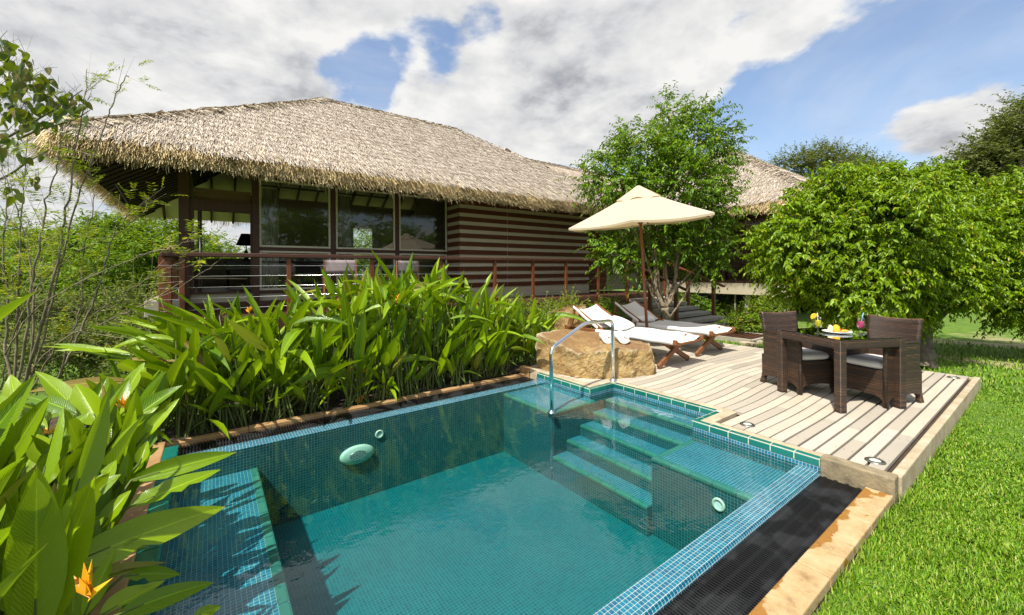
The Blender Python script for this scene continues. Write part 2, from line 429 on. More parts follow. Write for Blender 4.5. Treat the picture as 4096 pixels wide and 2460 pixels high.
leafmat('leaf_broad', [(0.025, 0.050, 0.005), (0.05, 0.085, 0.008), (0.12, 0.08, 0.02)], 0.35, 0.30)
leafmat('leaf_heli', [(0.075, 0.165, 0.001), (0.165, 0.28, 0.002), (0.28, 0.41, 0.005)], 0.30, 0.26, vein=0.30, spec=0.45, dead=(0.30, 0.20, 0.06))
leafmat('leaf_scrub', [(0.06, 0.10, 0.012), (0.10, 0.165, 0.015), (0.20, 0.20, 0.05)], 0.7, 0.25)
leafmat('petal', [(0.75, 0.20, 0.01), (0.85, 0.33, 0.01), (0.85, 0.45, 0.02)], 0.4, 0.25)
islandmat('stem_green', [(0.06, 0.10, 0.02), (0.12, 0.15, 0.03)], 0.6, 0.3)
islandmat('dead_leaf', [(0.24, 0.15, 0.06), (0.36, 0.25, 0.12)], 0.9)
islandmat('thatch', [(0.15, 0.115, 0.085), (0.40, 0.335, 0.26), (0.53, 0.46, 0.37), (0.66, 0.60, 0.51)], 0.9, 0.15)
islandmat('thatch_gold', [(0.34, 0.22, 0.09), (0.62, 0.48, 0.24), (0.76, 0.64, 0.38)], 0.85, 0.2)
islandmat('thatch_ridge', [(0.26, 0.21, 0.15), (0.44, 0.37, 0.28), (0.58, 0.51, 0.40)], 0.9, 0.15)
plain('thatch_base', (0.50, 0.42, 0.32), 0.95, scale=14, c2=(0.30, 0.24, 0.18), bmp=0.8, bscale=40)
islandmat('grass_blade', [(0.045, 0.13, 0.002), (0.095, 0.215, 0.003), (0.155, 0.285, 0.005), (0.28, 0.31, 0.06)], 0.55, 0.3, grain=2)
islandmat('deck_board', [(0.29, 0.26, 0.21), (0.42, 0.37, 0.29), (0.45, 0.40, 0.32), (0.33, 0.295, 0.24), (0.48, 0.43, 0.35), (0.44, 0.375, 0.285)], 0.8, 0.2, grain=55)
islandmat('green_tile', [(0.004, 0.095, 0.075), (0.008, 0.12, 0.095), (0.012, 0.15, 0.12)], 0.12, 0.6)
islandmat('nosing_tile', [(0.020, 0.12, 0.095), (0.035, 0.17, 0.135), (0.06, 0.21, 0.165)], 0.2, 0.5)
plain('grout_cream', (0.55, 0.52, 0.40), 0.9, var=0.15, scale=20)
glassy('pane', (0.80, 0.83, 0.80), 1.5, 1.7)
glassy('clear_glass', (0.985, 0.99, 0.985), 1.35, 0.8)
glassy('table_glass', (0.50, 0.58, 0.55), 1.5, 1.6)

def weave_mat():
    m, k, b = newmat('wicker')
    uv = k.new('ShaderNodeTexCoord').outputs['UV']
    sp = k.new('ShaderNodeSeparateXYZ'); k.put(sp, 0, uv)
    u = k.math('DIVIDE', sp.outputs[0], 0.026); v = k.math('DIVIDE', sp.outputs[1], 0.014)
    row = k.math('FLOOR', v)
    par = k.math('MULTIPLY', k.math('MODULO', k.math('ABSOLUTE', row), 2.0), 0.5)
    fu = k.math('FRACT', k.math('ADD', k.math('ADD', u, par), 100.0)); fv = k.math('FRACT', k.math('ADD', v, 100.0))
    hu = k.math('SINE', k.math('MULTIPLY', fu, math.pi)); hv = k.math('SINE', k.math('MULTIPLY', fv, math.pi))
    h = k.math('MULTIPLY', k.math('POWER', hu, 0.6), k.math('POWER', hv, 0.7))
    wn = k.new('ShaderNodeTexWhiteNoise', noise_dimensions='1D'); k.put(wn, 'W', row)
    band = k.noise(k.mapping(uv, (14, 60, 1)), 1.0, 3, 0.6)
    c1 = k.ramp(k.math('MULTIPLY_ADD', wn.outputs[0], 0.35, k.math('MULTIPLY', band, 0.65)),
                [(0.25, (0.022, 0.013, 0.009)), (0.50, (0.058, 0.032, 0.019)), (0.74, (0.19, 0.090, 0.036))])
    col = k.mix(k.smooth(h, 0.15, 0.75), (0.006, 0.004, 0.003), c1)
    k.put(b, 'Base Color', col); k.put(b, 'Roughness', 0.34); k.put(b, 'Specular IOR Level', 0.55)
    bump(k, b, h, 0.9, 0.006)
weave_mat()

def grate_mat():
    m, k, b = newmat('black_grate')
    n = k.noise(obj_co(k), 4.5, 3, 0.5, 0.2)
    wet = k.smooth(n, 0.44, 0.58)
    k.put(b, 'Base Color', k.mix(wet, (0.006, 0.006, 0.007), (0.016, 0.017, 0.018)))
    k.put(b, 'Roughness', k.math('MULTIPLY_ADD', wet, 0.30, 0.34)); k.put(b, 'Specular IOR Level', 0.35)
grate_mat()
def wetstone_mat():
    m, k, b = newmat('wet_stone')
    co = obj_co(k)
    n = k.noise(co, 6.0, 8, 0.68)
    base = k.ramp(n, [(0.28, (0.22, 0.13, 0.05)), (0.45, (0.38, 0.265, 0.125)), (0.75, (0.50, 0.385, 0.215))])
    blot = k.noise(co, 14, 5, 0.65)
    base = k.mix(k.math('MULTIPLY', k.smooth(blot, 0.55, 0.75), 0.45), base, (0.26, 0.19, 0.12))
    sx = k.new('ShaderNodeSeparateXYZ'); k.put(sx, 0, co)
    ed = k.smooth(sx.outputs[0], -0.80, -0.87)
    w = k.smooth(k.math('MULTIPLY_ADD', ed, 0.13, k.noise(k.vmath('ADD', co, (4.2, 1.1, 0)), 3.4, 4, 0.5, 0.3)), 0.602, 0.634)
    k.put(b, 'Base Color', k.mix(w, base, (0.27, 0.125, 0.022)))
    k.put(b, 'Roughness', k.math('MULTIPLY_ADD', w, -0.5, 0.75))
    cr = k.new('ShaderNodeTexVoronoi', feature='DISTANCE_TO_EDGE'); k.put(cr, 'Vector', k.vmath('ADD', co, k.vmath('SCALE', k.new('ShaderNodeTexNoise').outputs[1], 0.2))); cr.inputs['Scale'].default_value = 1.3
    bump(k, b, k.math('ADD', k.noise(co, 45, 4, 0.6), k.smooth(cr.outputs[0], 0.0, 0.012)), 0.4, 0.01)
wetstone_mat()
def rock_mat():
    m, k, b = newmat('boulder_rock')
    co = obj_co(k)
    n = k.noise(co, 5.5, 9, 0.72, 0.4)
    col = k.ramp(n, [(0.30, (0.22, 0.125, 0.04)), (0.46, (0.40, 0.26, 0.09)), (0.62, (0.50, 0.37, 0.16)), (0.8, (0.60, 0.51, 0.32))])
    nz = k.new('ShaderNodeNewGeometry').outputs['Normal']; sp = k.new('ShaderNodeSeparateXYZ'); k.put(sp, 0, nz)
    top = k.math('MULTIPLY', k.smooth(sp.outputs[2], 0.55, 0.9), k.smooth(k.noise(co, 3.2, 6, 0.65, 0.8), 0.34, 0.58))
    vor = k.new('ShaderNodeTexVoronoi', feature='DISTANCE_TO_EDGE'); k.put(vor, 'Vector', k.vmath('ADD', co, k.vmath('SCALE', k.new('ShaderNodeTexNoise').outputs[1], 0.5))); vor.inputs['Scale'].default_value = 2.4
    crk = k.smooth(vor.outputs[0], 0.05, 0.0)
    col = k.mix(k.math('MULTIPLY', k.smooth(k.noise(co, 26, 5, .7), .5, .75), .5), col, (0.66, 0.58, 0.40))
    col = k.mix(k.math('MULTIPLY', crk, 0.6), col, (0.16, 0.09, 0.035))
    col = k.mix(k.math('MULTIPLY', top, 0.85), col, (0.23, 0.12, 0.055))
    px_ = k.new('ShaderNodeSeparateXYZ'); k.put(px_, 0, co)
    stain = k.math('MULTIPLY', k.smooth(k.math('ADD', px_.outputs[0], k.math('MULTIPLY', k.noise(co, 4, 5, .6), .35)), -3.72, -3.86), .55)
    col = k.mix(stain, col, (0.26, 0.145, 0.045))
    pn = k.new('ShaderNodeNewGeometry').outputs['Pointiness']
    col = k.mix(k.math('MULTIPLY', k.smooth(pn, 0.52, 0.60), .7), col, (0.70, 0.62, 0.43))
    k.put(b, 'Base Color', col); k.put(b, 'Roughness', 0.85)
    bump(k, b, k.math('ADD', k.noise(co, 55, 7, 0.75), k.math('MULTIPLY', k.noise(co, 13, 5, 0.65), 1.6)), 1.0, 0.03)
rock_mat()
def ground_mat():
    m, k, b = newmat('ground')
    co = obj_co(k)
    n = k.noise(co, 0.45, 5, 0.6); n2 = k.noise(co, 6.0, 5, 0.7)
    g = k.ramp(n2, [(0.3, (0.040, 0.085, 0.003)), (0.55, (0.09, 0.17, 0.006)), (0.8, (0.16, 0.22, 0.02))])
    dry = k.ramp(n2, [(0.3, (0.20, 0.17, 0.08)), (0.7, (0.36, 0.31, 0.16))])
    sp = k.new('ShaderNodeSeparateXYZ'); k.put(sp, 0, co)
    ln = k.math('ADD', k.math('MULTIPLY_ADD', sp.outputs[0], -0.17, sp.outputs[1]), k.math('MULTIPLY', k.noise(co, .6, 3, .5), 1.6))
    def band(c, w): return k.smooth(k.math('ABSOLUTE', k.math('SUBTRACT', ln, c)), w, w * .35)
    pth = k.math('MULTIPLY', k.math('MAXIMUM', band(12.2, .55), band(14.6, .6)), k.smooth(n2, .25, .55))
    col = k.mix(k.math('MAXIMUM', k.math('MULTIPLY', k.smooth(n, 0.55, 0.70), .8), pth), g, dry)
    k.put(b, 'Base Color', col); k.put(b, 'Roughness', 1.0)
    bump(k, b, n2, 0.6, 0.03)
ground_mat()
def lawn_mat():
    m, k, b = newmat('lawn')
    co = obj_co(k)
    n = k.noise(co, 30, 4, 0.7)
    k.put(b, 'Base Color', k.ramp(n, [(0.3, (0.04, 0.085, 0.003)), (0.7, (0.09, 0.18, 0.006))])); k.put(b, 'Roughness', 1.0)
lawn_mat()
def path_mat():
    m, k, b = newmat('dirt')
    co = obj_co(k); n = k.noise(co, 5, 6, 0.65)
    k.put(b, 'Base Color', k.ramp(n, [(0.3, (0.17, 0.12, 0.06)), (0.55, (0.34, 0.27, 0.15)), (0.75, (0.20, 0.21, 0.06))])); k.put(b, 'Roughness', 1.0)
path_mat()
def blind_mat():
    m, k, b = newmat('bamboo_blind')
    co = k.new('ShaderNodeTexCoord').outputs['Object']; sp = k.new('ShaderNodeSeparateXYZ'); k.put(sp, 0, co)
    w = k.math('SINE', k.math('MULTIPLY', sp.outputs[2], 260.0))
    n = k.noise(k.mapping(co, (1.5, 1.5, 60)), 1.0, 3, 0.6)
    col = k.ramp(n, [(0.3, (0.10, 0.055, 0.022)), (0.7, (0.21, 0.125, 0.05))])
    k.put(b, 'Base Color', k.mix(k.math('MULTIPLY_ADD', w, 0.2, 0.2), col, (0.05, 0.026, 0.012))); k.put(b, 'Roughness', 0.7)
blind_mat()
def translucent(name, amt, col):
    m = MATS[name]; k = NT(m.node_tree); b = k.n['Principled BSDF']
    t = k.new('ShaderNodeBsdfTranslucent'); t.inputs[0].default_value = (*col, 1)
    mx = k.new('ShaderNodeMixShader'); mx.inputs[0].default_value = amt
    k.l.new(b.outputs[0], mx.inputs[1]); k.l.new(t.outputs[0], mx.inputs[2]); k.l.new(mx.outputs[0], k.n['Material Output'].inputs[0])
translucent('canvas', 0.25, (0.75, 0.52, 0.26)); translucent('sling', 0.2, (0.8, 0.8, 0.8)); translucent('curtain', 0.35, (0.6, 0.55, 0.4))

# ------------------------------------------------------------------ ground
def sm(x, a, b):
    t = np.clip((np.asarray(x, float) - a) / (b - a), 0, 1); return t * t * (3 - 2 * t)
def gz(x, y):
    x = np.asarray(x, float); y = np.asarray(y, float)
    z = -0.13 + 0.0 * x
    z = z - 1.25 * sm(-x, 6.0, 10.5) * sm(-y, -9.5, -4.0)
    z = z - 0.02 * np.clip(y - 16, 0, 40) * sm(-x, -5, 10) * 0 + 0.02 * np.sin(x * 0.7) * np.sin(y * 0.6) * sm(np.hypot(x, y), 8, 20)
    return z
HX0, HX1, HY0, HY1 = -4.98, -0.74, -0.42, 4.6
def make_ground():
    xs = np.unique(np.concatenate([np.linspace(-160, -30, 14), np.linspace(-30, 20, 101), np.linspace(20, 160, 14), [HX0, HX1]]))
    ys = np.unique(np.concatenate([np.linspace(-40, -6, 12), np.linspace(-6, 26, 65), np.linspace(26, 200, 16), [HY0, HY1]]))
    X, Y = np.meshgrid(xs, ys); Z = gz(X, Y)
    V = np.stack([X, Y, Z], -1).reshape(-1, 3); w = len(xs)
    fs = []
    for j in range(len(ys) - 1):
        for i in range(w - 1):
            cx, cy = (xs[i] + xs[i + 1]) / 2, (ys[j] + ys[j + 1]) / 2
            if HX0 < cx < HX1 and HY0 < cy < HY1: continue
            fs.append((j * w + i, j * w + i + 1, (j + 1) * w + i + 1, (j + 1) * w + i))
    o = mesh_np('ground', V, np.array(fs), MATS['ground'], smooth=True)
    tag(o, kind='structure')
make_ground()
# planting bed soil (left of the pool and in front of the near wall)
b = MB(); b.grid(lambda u, v: (-7.6 + 2.62 * u, -0.6 + 5.6 * v, -0.02 - 0.25 * (1 - u) + 0.03 * math.sin(9 * u + 7 * v)), 10, 14)
b.grid(lambda u, v: (-7.6 + 8.0 * u, -2.2 + 1.76 * v, -0.06 - 0.3 * (1 - v) + 0.03 * math.sin(13 * u)), 20, 5)
tag(b.build('planting_bed', MATS['soil'], smooth=True), kind='structure')

# lawn sheet and its blades
b = MB()
b.grid(lambda u, v: (-0.70 + 3.2 * u, 0.5 + 7.9 * v, -0.078 + 0.012 * math.sin(7 * u + 9 * v)), 12, 24)
b.grid(lambda u, v: (-6.2 + 8.7 * u, 8.22 + 2.2 * v, -0.095 - 0.06 * v), 24, 8)
tag(b.build('lawn', MATS['lawn'], smooth=True), kind='structure')
def blades(n, x0, x1, y0, y1, z, h0, h1, w):
    # denser towards the near end
    y = y0 + (y1 - y0) * rng.random(n) ** 1.6; x = x0 + (x1 - x0) * rng.random(n)
    h = h0 + (h1 - h0) * rng.random(n); a = rng.random(n) * 6.283; t = rng.normal(0, 0.75, n)
    cl = np.sin(x * 9.1 + np.sin(y * 7)) * np.sin(y * 8.3 + np.sin(x * 6)) ; h = h * (1 + 0.3 * cl)
    P = np.stack([x, y, np.full(n, z)], 1); D = np.stack([np.cos(a) * np.sin(t), np.sin(a) * np.sin(t), np.abs(np.cos(t)) * 0.8 + .1], 1)
    S = np.stack([-np.sin(a), np.cos(a), np.zeros(n)], 1); W = (w * (0.6 + 0.8 * rng.random(n)))[:, None]
    Q = P + D * h[:, None]; M = P + D * h[:, None] * .5 + np.array([0, 0, .12]) * h[:, None]
    V = np.empty((n, 5, 3)); V[:, 0] = P - S * W / 2; V[:, 1] = P + S * W / 2; V[:, 2] = M + S * W * .4; V[:, 3] = Q; V[:, 4] = M - S * W * .4
    return V.reshape(-1, 3), (np.arange(n)[:, None, None] * 5 + np.array([[[0, 1, 2], [0, 2, 4], [4, 2, 3]]])).reshape(-1, 3)
def make_grass():
    parts = [blades(190000, -0.69, 1.5, 1.0, 4.2, -0.078, 0.016, 0.038, 0.0052), blades(110000, -0.69, 2.2, 3.6, 8.4, -0.078, 0.018, 0.042, 0.008),
             blades(26000, -5.6, 4.5, 8.15, 13.5, -0.125, 0.04, 0.09, 0.014), blades(5200, -0.715, -0.64, 0.8, 8.3, -0.10, 0.04, 0.11, 0.007)]
    V = np.concatenate([p[0] for p in parts]); off = np.cumsum([0] + [len(p[0]) for p in parts[:-1]])
    Fc = np.concatenate([p[1] + o for p, o in zip(parts, off)])
    tag(mesh_np('grass', V, Fc, MATS['grass_blade']), 'short bright green lawn grass beside the deck and stone kerb', 'grass', kind='stuff')
make_grass()

# ------------------------------------------------------------------ pool
XL, XR, YN, YF, YS, XA, XB = -4.33, -1.28, -0.23, 3.76, 4.20, -3.50, -2.17
ZB = -0.78
def make_pool():
    b = MB(); W, FL, BL = 0, 1, 2
    def wall(p, q, z0, z1, m=W): b.quad((*p, z0), (*q, z0), (*q, z1), (*p, z1), m)
    b.quad((XL, YN, ZB), (XR, YN, ZB), (XR, YF, ZB), (XL, YF, ZB), FL)
    wall((XL, YN), (XL, YF), ZB, -0.004); wall((XR, YN), (XR, YF), ZB, -0.004); wall((XL, YN), (XR, YN), ZB, 0.03)
    wall((XL - .2, YF), (XA, YF), ZB, 0.0); wall((XA, YF), (XA, YS), ZB, 0.0); wall((XA, YS), (XB, YS), ZB, 0.0)
    wall((XB, YF), (XB, YS), ZB, 0.0); wall((XB, YF), (XR + .15, YF), ZB, 0.0)
    for p, q in (((XL - .2, YF), (XA, YF)), ((XA, YF), (XA, YS)), ((XA, YS), (XB, YS)), ((XB, YS), (XB, YF)), ((XB, YF), (XR + .15, YF))): wall(p, q, 0.0, 0.036, 3)
    # overflow rims: flat top and a rounded outer lip
    for x0, x1, sg in ((XL, XL - 0.17, -1), (XR, XR + 0.12, 1)):
        b.quad((x0, YN - .3, -0.004), (x1, YN - .3, -0.006), (x1, YF, -0.006), (x0, YF, -0.004), 3)
        px, pzv = x1, -0.006
        for i in range(1, 5):
            t = i / 4 * math.pi / 2; nx, nz = x1 + sg * 0.03 * math.sin(t), -0.006 - 0.03 * (1 - math.cos(t))
            b.quad((px, YN - .3, pzv), (nx, YN - .3, nz), (nx, YF, nz), (px, YF, pzv), 3); px, pzv = nx, nz
        b.quad((px, YN - .3, pzv), (px, YN - .3, -.2), (px, YF, -.2), (px, YF, pzv), BL)
    # shallow bench in the far left corner, right shelf, near bench, steps
    def shelf(x0, x1, y0, y1, z, sides):
        b.quad((x0, y0, z), (x1, y0, z), (x1, y1, z), (x0, y1, z), BL)
        for p, q in sides: wall(p, q, ZB, z)
    shelf(XL, -3.42, 3.04, YF, -0.035, [((XL, 3.04), (-3.42, 3.04)), ((-3.42, 3.04), (-3.42, YF))])
    shelf(-2.18, XR, 3.12, YF, -0.10, [((-2.18, 3.12), (XR, 3.12)), ((-2.18, 3.12), (-2.18, YF))])
    shelf(XL, XR, YN, 0.33, -0.20, [((XL, 0.33), (XR, 0.33))])
    for y, z, yb in STEPS: shelf(-3.42, -2.18, y, yb, z, [((-3.42, y), (-2.18, y)), ((-2.18, y), (-2.18, yb))])
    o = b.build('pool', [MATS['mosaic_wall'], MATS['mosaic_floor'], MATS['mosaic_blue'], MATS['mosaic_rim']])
    tag(o, kind='structure')
STEPS = [(3.95, -0.055, 4.2), (3.72, -0.16, 3.95), (3.50, -0.27, 3.72), (3.28, -0.39, 3.50), (3.06, -0.52, 3.28)]
make_pool()
def tiles(b, p, q, w, h, top, inward, L=0.168, gap=0.008, mi=0):
    """row of glazed edge tiles from p to q; inward = direction of the water"""
    p, q, n = v3(*p, 0), v3(*q, 0), v3(*inward, 0); d = q - p; ln = np.linalg.norm(d); d /= ln
    k = max(1, round(ln / L)); s = ln / k
    for i in range(k):
        a, e = i * s + gap / 2, (i + 1) * s - gap / 2
        prof = [(0, top - h), (0, top - .014), (-.004, top - .004), (-.014, top), (-w, top)]
        vs = [];
        for t in (a, e):
            for u, z in prof: vs.append(p + d * t + n * (u + 0.005) + v3(0, 0, z))
        m = len(prof)
        b.add(vs, [(j, j + 1, m + j + 1, m + j) for j in range(m - 1)] + [tuple(range(m))[::-1], tuple(range(m, 2 * m))], None, mi)
def make_coping():
    t = thing('pool_coping', 'green glazed tile edging with cream stone strip along the far side of the pool', 'pool edging', (-3, 3.9, 0))
    b = MB(); TP = 0.092
    runs = [((-4.52, YF), (XA, YF), (0, -1)), ((XA, YF), (XA, YS), (1, 0)), ((XA, YS), (XB, YS), (0, -1)), ((XB, YS), (XB, YF), (-1, 0)), ((XB, YF), (-1.135, YF), (0, -1))]
    for i, (p, q, n) in enumerate(runs): tiles(b, p, q, 0.055, 0.058, TP - .0012 * (i % 2), n)
    b.build('edge_tiles', MATS['green_tile'], t)
    b = MB()
    b.box((-4.53, YF - .003, .0345), (XA - .001, YF + .055, TP - .003)); b.box((XA - .055, YF + .055, .0345), (XA - .001, YS + .055, TP - .003)); b.box((XA - .001, YS - .003, .033), (XB, YS + .055, TP - .003))
    b.box((XB + .001, YF + .055, -.6), (XB + .055, YS + .055, TP - .003)); b.box((XB + .001, YF - .003, .033), (-1.135, YF + .055, TP - .003))
    b.build('grout_bed', MATS['grout_cream'], t)
    b = MB(); T = TP + .004
    b.box((-4.75, YF + .055, -.15), (XA - .055, YF + .14, T)); b.box((XA - .14, YF + .14, -.15), (XA - .055, YS + .055, T)); b.box((XA - .055, YS + .055, -.15), (XB + .055, YS + .125, T))
    b.box((XB + .055, YF + .055, -.15), (-1.14, YF + .115, T)); b.box((XB + .055, YF + .115, -.15), (XB + .16, YS + .125, T))
    b.build('stone_strip', MATS['kerb_stone'], t, bevel=0.006)
    b = MB(); tiles(b, (-4.5, YN), (-1.0, YN), 0.10, 0.05, 0.062, (0, 1), L=0.2)
    b.build('near_tiles', MATS['green_tile'], t)
    b = MB(); b.box((-4.6, YN - .095, -.5), (-.9, YN - .002, 0.057)); b.build('near_backing', MATS['green_tile'], t)
    b = MB(); b.box((-4.75, YN - .36, -.4), (-.9, YN - .095, 0.065)); b.build('near_stone', MATS['stone'], t, bevel=0.01)
    # tiles on the edges under water
    for p, q, n, z in (((XL, 3.04), (-3.42, 3.04), (0, -1), -.031), ((-3.42, 3.10), (-3.42, YF), (1, 0), -.0325), ((-2.18, 3.12), (XR, 3.12), (0, -1), -.096),
                       ((-2.18, YF), (-2.18, 3.18), (-1, 0), -.0975), ((XL, .33), (XR, .33), (0, 1), -.196)):
        b = MB(); tiles(b, p, q, 0.06, 0.03, z, n, L=0.17); b.build('nosing_tiles', MATS['nosing_tile'], t)
    for y, z, yb in STEPS:
        b = MB(); tiles(b, (-3.415, y), (-2.185, y), 0.05, 0.03, z + .004, (0, -1), L=0.17); b.build('nosing_tiles', MATS['nosing_tile'], t)
make_coping()
def make_water():
    m, k, out = glassy('water', (1, 1, 1), 1.333, 1.4, 0.0, ripple=(5.5, 0.11))
    va = k.new('ShaderNodeVolumeAbsorption'); va.inputs['Color'].default_value = (0.005, 0.82, 0.785, 1); va.inputs['Density'].default_value = 0.75
    k.l.new(va.outputs[0], out.inputs['Volume'])
    b = MB()
    x0, x1, y0, y1, z0 = XL - .19, XR + .14, YN - .02, YF + .02, ZB - .05
    nx, ny = XA - .02, XB + .02
    poly = [(x0, y0), (x1, y0), (x1, y1), (ny, y1), (ny, YS + .02), (nx, YS + .02), (nx, y1), (x0, y1)]
    n = len(poly)
    b.add([(x, y, 0.0) for x, y in poly] + [(x, y, z0) for x, y in poly], [tuple(range(n)), tuple(range(2 * n - 1, n - 1, -1))] + [(i + n, (i + 1) % n + n, (i + 1) % n, i) for i in range(n)])
    tag(b.build('water', m), kind='structure')
make_water()

# kerb of the deck, corner block, stone edge and drains
def make_stonework():
    t = thing('stone_kerb', 'cream stone kerb along the right edge of the deck by the lawn', 'kerb', (-.72, 6, 0))
    b = MB(); b.box((-.752, 3.865, -.35), (-.69, 8.22, 0.098)); b.box((-6.2, 8.155, -.3), (-.752, 8.215, 0.085)); b.build('kerb_stones', MATS['kerb_stone'], t, bevel=0.008)
    b = MB(); b.box((-1.132, 3.75, -.35), (-.705, 3.862, 0.112))
    o = b.build('stone_block', [MATS['old_stone']], bevel=0.012, seg=3); tag(o, 'rough mottled stone block closing the deck corner above the wide drain', 'stone block')
    t = thing('stone_edging', 'wide ochre stone edging with wet brown patches between drain and lawn', 'stone edging', (-.8, 2, 0))
    b = MB(); y = -0.6
    for L in (1.15, 1.05, 0.9, 0.72, 0.53):
        b.box((-.861, y + .003, -.06), (-.712, y + L - .003, 0.0)); y += L
    b.build('top_slabs', MATS['wet_stone'], t, bevel=0.007)
    b = MB(); b.box((-.858, -.6, -.4), (-.718, 3.75, -.058)); b.build('rough_footing', MATS['old_stone'], t)
    def grate(label, x0, x1, y0, y1, z, rows, pitch, slat):
        g = thing('drain_grate', label, 'drain grate', ((x0 + x1) / 2, (y0 + y1) / 2, z), group='overflow drain grates')
        b = MB(); n = int((y1 - y0) / pitch)
        for i in range(n):
            y = y0 + i * pitch; b.box((x0 + .004, y, z - .025), (x1 - .004, y + slat, z))
        b.build('slats', MATS['black_grate'], g)
        b = MB()
        for i in range(rows):
            x = x0 + (i + .5) * (x1 - x0) / rows; b.box((x - .01, y0, z - .03), (x + .01, y1, z - .002))
        b.build('cross_bars', MATS['black_grate'], g)
        b = MB(); b.box((x0, y0, z - .2), (x1, y1, z - .12)); b.build('channel', MATS['black_wood'], g)
    grate('wide black slatted drain grate between the pool rim and the ochre stone edging', -1.128, -.863, -.6, 3.745, -.022, 4, .0185, .0095)
    grate('narrow black drain grate along the planting side of the pool', -4.835, -4.535, -.45, 3.80, -.03, 3, .024, .013)
    b = MB(); y = -.6
    for L in (.9, .7, 1.1, .8, .9): b.box((-4.935, y + .002, -.3), (-4.84, y + L - .002, 0.0 + .004 * math.sin(y * 5))); y += L
    b.box((-4.985, 3.80, -.3), (-4.76, 3.90, .10))
    o = b.build('stone_curb', MATS['stone'], bevel=0.008); tag(o, 'low orange stone curb at the foot of the tall leafy hedge', 'curb')
make_stonework()

# pool fittings
def fitting(name, label, c, ax, r, cat, group=None):
    t = thing(name, label, cat, c, group=group)
    b = MB(); b.lathe([(r * .55, 0.0), (r * .62, .012), (r * .92, .014), (r, .006), (r, 0)], c, 24, 0, ax); b.build('ring', MATS['cream_plastic'], t, smooth=True)
    b = MB(); b.lathe([(0.0001, .006), (r * .56, .006)], c, 24, 0, ax); b.build('disc', MATS['white_china'], t)
fitting('water_inlet', 'small round pale inlet below the far left rim of the pool', (XL, 1.43, -.165), (1, 0, 0), .045, 'pool fitting')
fitting('water_inlet', 'round white inlet on the wall of the shelf beside the right rim', (-1.59, 3.12, -.245), (0, -1, 0), .05, 'pool fitting')
def pool_light():
    c = v3(XL, 1.20, -.315); t = thing('pool_light', 'big oval underwater lamp with a perforated middle on the left pool wall', 'pool light', c)
    for nm, k, z, mt in (('housing', 1.0, .035, 'cream_plastic'), ('lens', .55, .045, 'lamp_ring')):
        b = MB(); b.lathe([(.17 * k, 0), (.17 * k, z * .5), (.14 * k, z), (0.001, z * 1.1)], c, 32, 0, (1, 0, 0))
        v = np.array(b.v); v[:, 2] = c[2] + (v[:, 2] - c[2]) * .55; b.v = [tuple(x) for x in v]; b.build(nm, MATS[mt], t, smooth=True)
    b = MB()
    for i in range(-5, 6):
        for j in range(-2, 3):
            if (i / 5.5) ** 2 + (j / 2.8) ** 2 < 1: b.lathe([(.0001, 0), (.005, 0)], c + v3(.053, i * .015, j * .016), 8, 0, (1, 0, 0))
    b.build('perforations', MATS['white_china'], t)
pool_light()
_q = pz(663, 1903, .066)
fitting('water_inlet', 'flat white disc lying on the near green tile edge under the long leaf', (float(_q[0]), YN - .05, .064), (0, 0, 1), .055, 'pool fitting')

# deck: warped boards, butt joints, all one surface
def make_deck():
    b = MB(); Z = 0.10
    def wob(x, y):
        k = float(sm(-x, 0.9, 2.6))
        return k * (0.062 * math.exp(-((y - 4.75) / .75) ** 2) - 0.05 * math.exp(-((y - 6.3) / 1.2) ** 2) + .012 * math.sin(y * 2.3 + x * 3))
    x = -0.775; i = 0
    while x > -6.1:
        w = 0.108 if x > -3 else 0.112
        x1 = x - w
        y0 = 3.875 if x1 > XB + .15 else (4.32 if x1 > XA - .15 else (3.90 if x1 > -4.75 else 5.2))
        y = y0 + 0.0
        nxt = y0 + 0.4 + rnd.random() * 1.8
        while y < 8.15:
            e = min(nxt, 8.15); n = max(2, int((e - y) / .12)); vs = []; gp = 0.009 if x < -1.5 else 0.014
            for j in range(n + 1):
                yy = y + .0015 + (e - y - .003) * j / n; o = wob(x, yy); o1 = wob(x1, yy)
                dz = 0.0012 * math.sin(yy * 5 + i)
                for xx, zz in ((x - gp + o, Z - .03), (x - gp + o, Z - .003 + dz), (x - gp - .003 + o, Z + dz), (x1 + gp * .3 + .003 + o1, Z + dz), (x1 + gp * .3 + o1, Z - .003 + dz), (x1 + gp * .3 + o1, Z - .03)): vs.append((xx, yy, zz))
            b.add(vs, [(6 * j + q, 6 * j + q + 1, 6 * j + q + 7, 6 * j + q + 6) for j in range(n) for q in range(5)] + [tuple(range(6))[::-1], tuple(6 * n + q for q in range(6))])
            y = e; nxt = y + 0.9 + rnd.random() * 1.6
        x = x1; i += 1
    b2 = MB(); b2.box((-6.1, 5.2, -.2), (-4.75, 8.15, .055)); b2.box((-4.75, 3.905, -.2), (XA - .145, 8.15, .055)); b2.box((XA - .145, 4.33, -.2), (XB + .165, 8.15, .055)); b2.box((XB + .165, 3.88, -.2), (-.76, 8.15, .055))
    o = b.build('deck', [MATS['deck_board']]); tag(o, kind='structure')
    o2 = b2.build('deck_substrate', MATS['soil']); tag(o2, kind='structure')
    # screw heads are part of the deck surface
    s = MB(); x = -.775
    while x > -4.6:
        for y in np.arange(4.1, 8.1, .62):
            for dx in (.028, .082):
                if x - dx > XB + .2 or y > 4.45: 
                    o_ = wob(x, y); s.lathe([(.0001, 0), (.0042, 0)], (x - dx + o_, y + .01 * math.sin(x * 40), Z + .0025), 6)
        x -= .108 if x > -3 else .112
    tag(s.build('deck_screws', MATS['lamp_ring']), kind='structure')
make_deck()
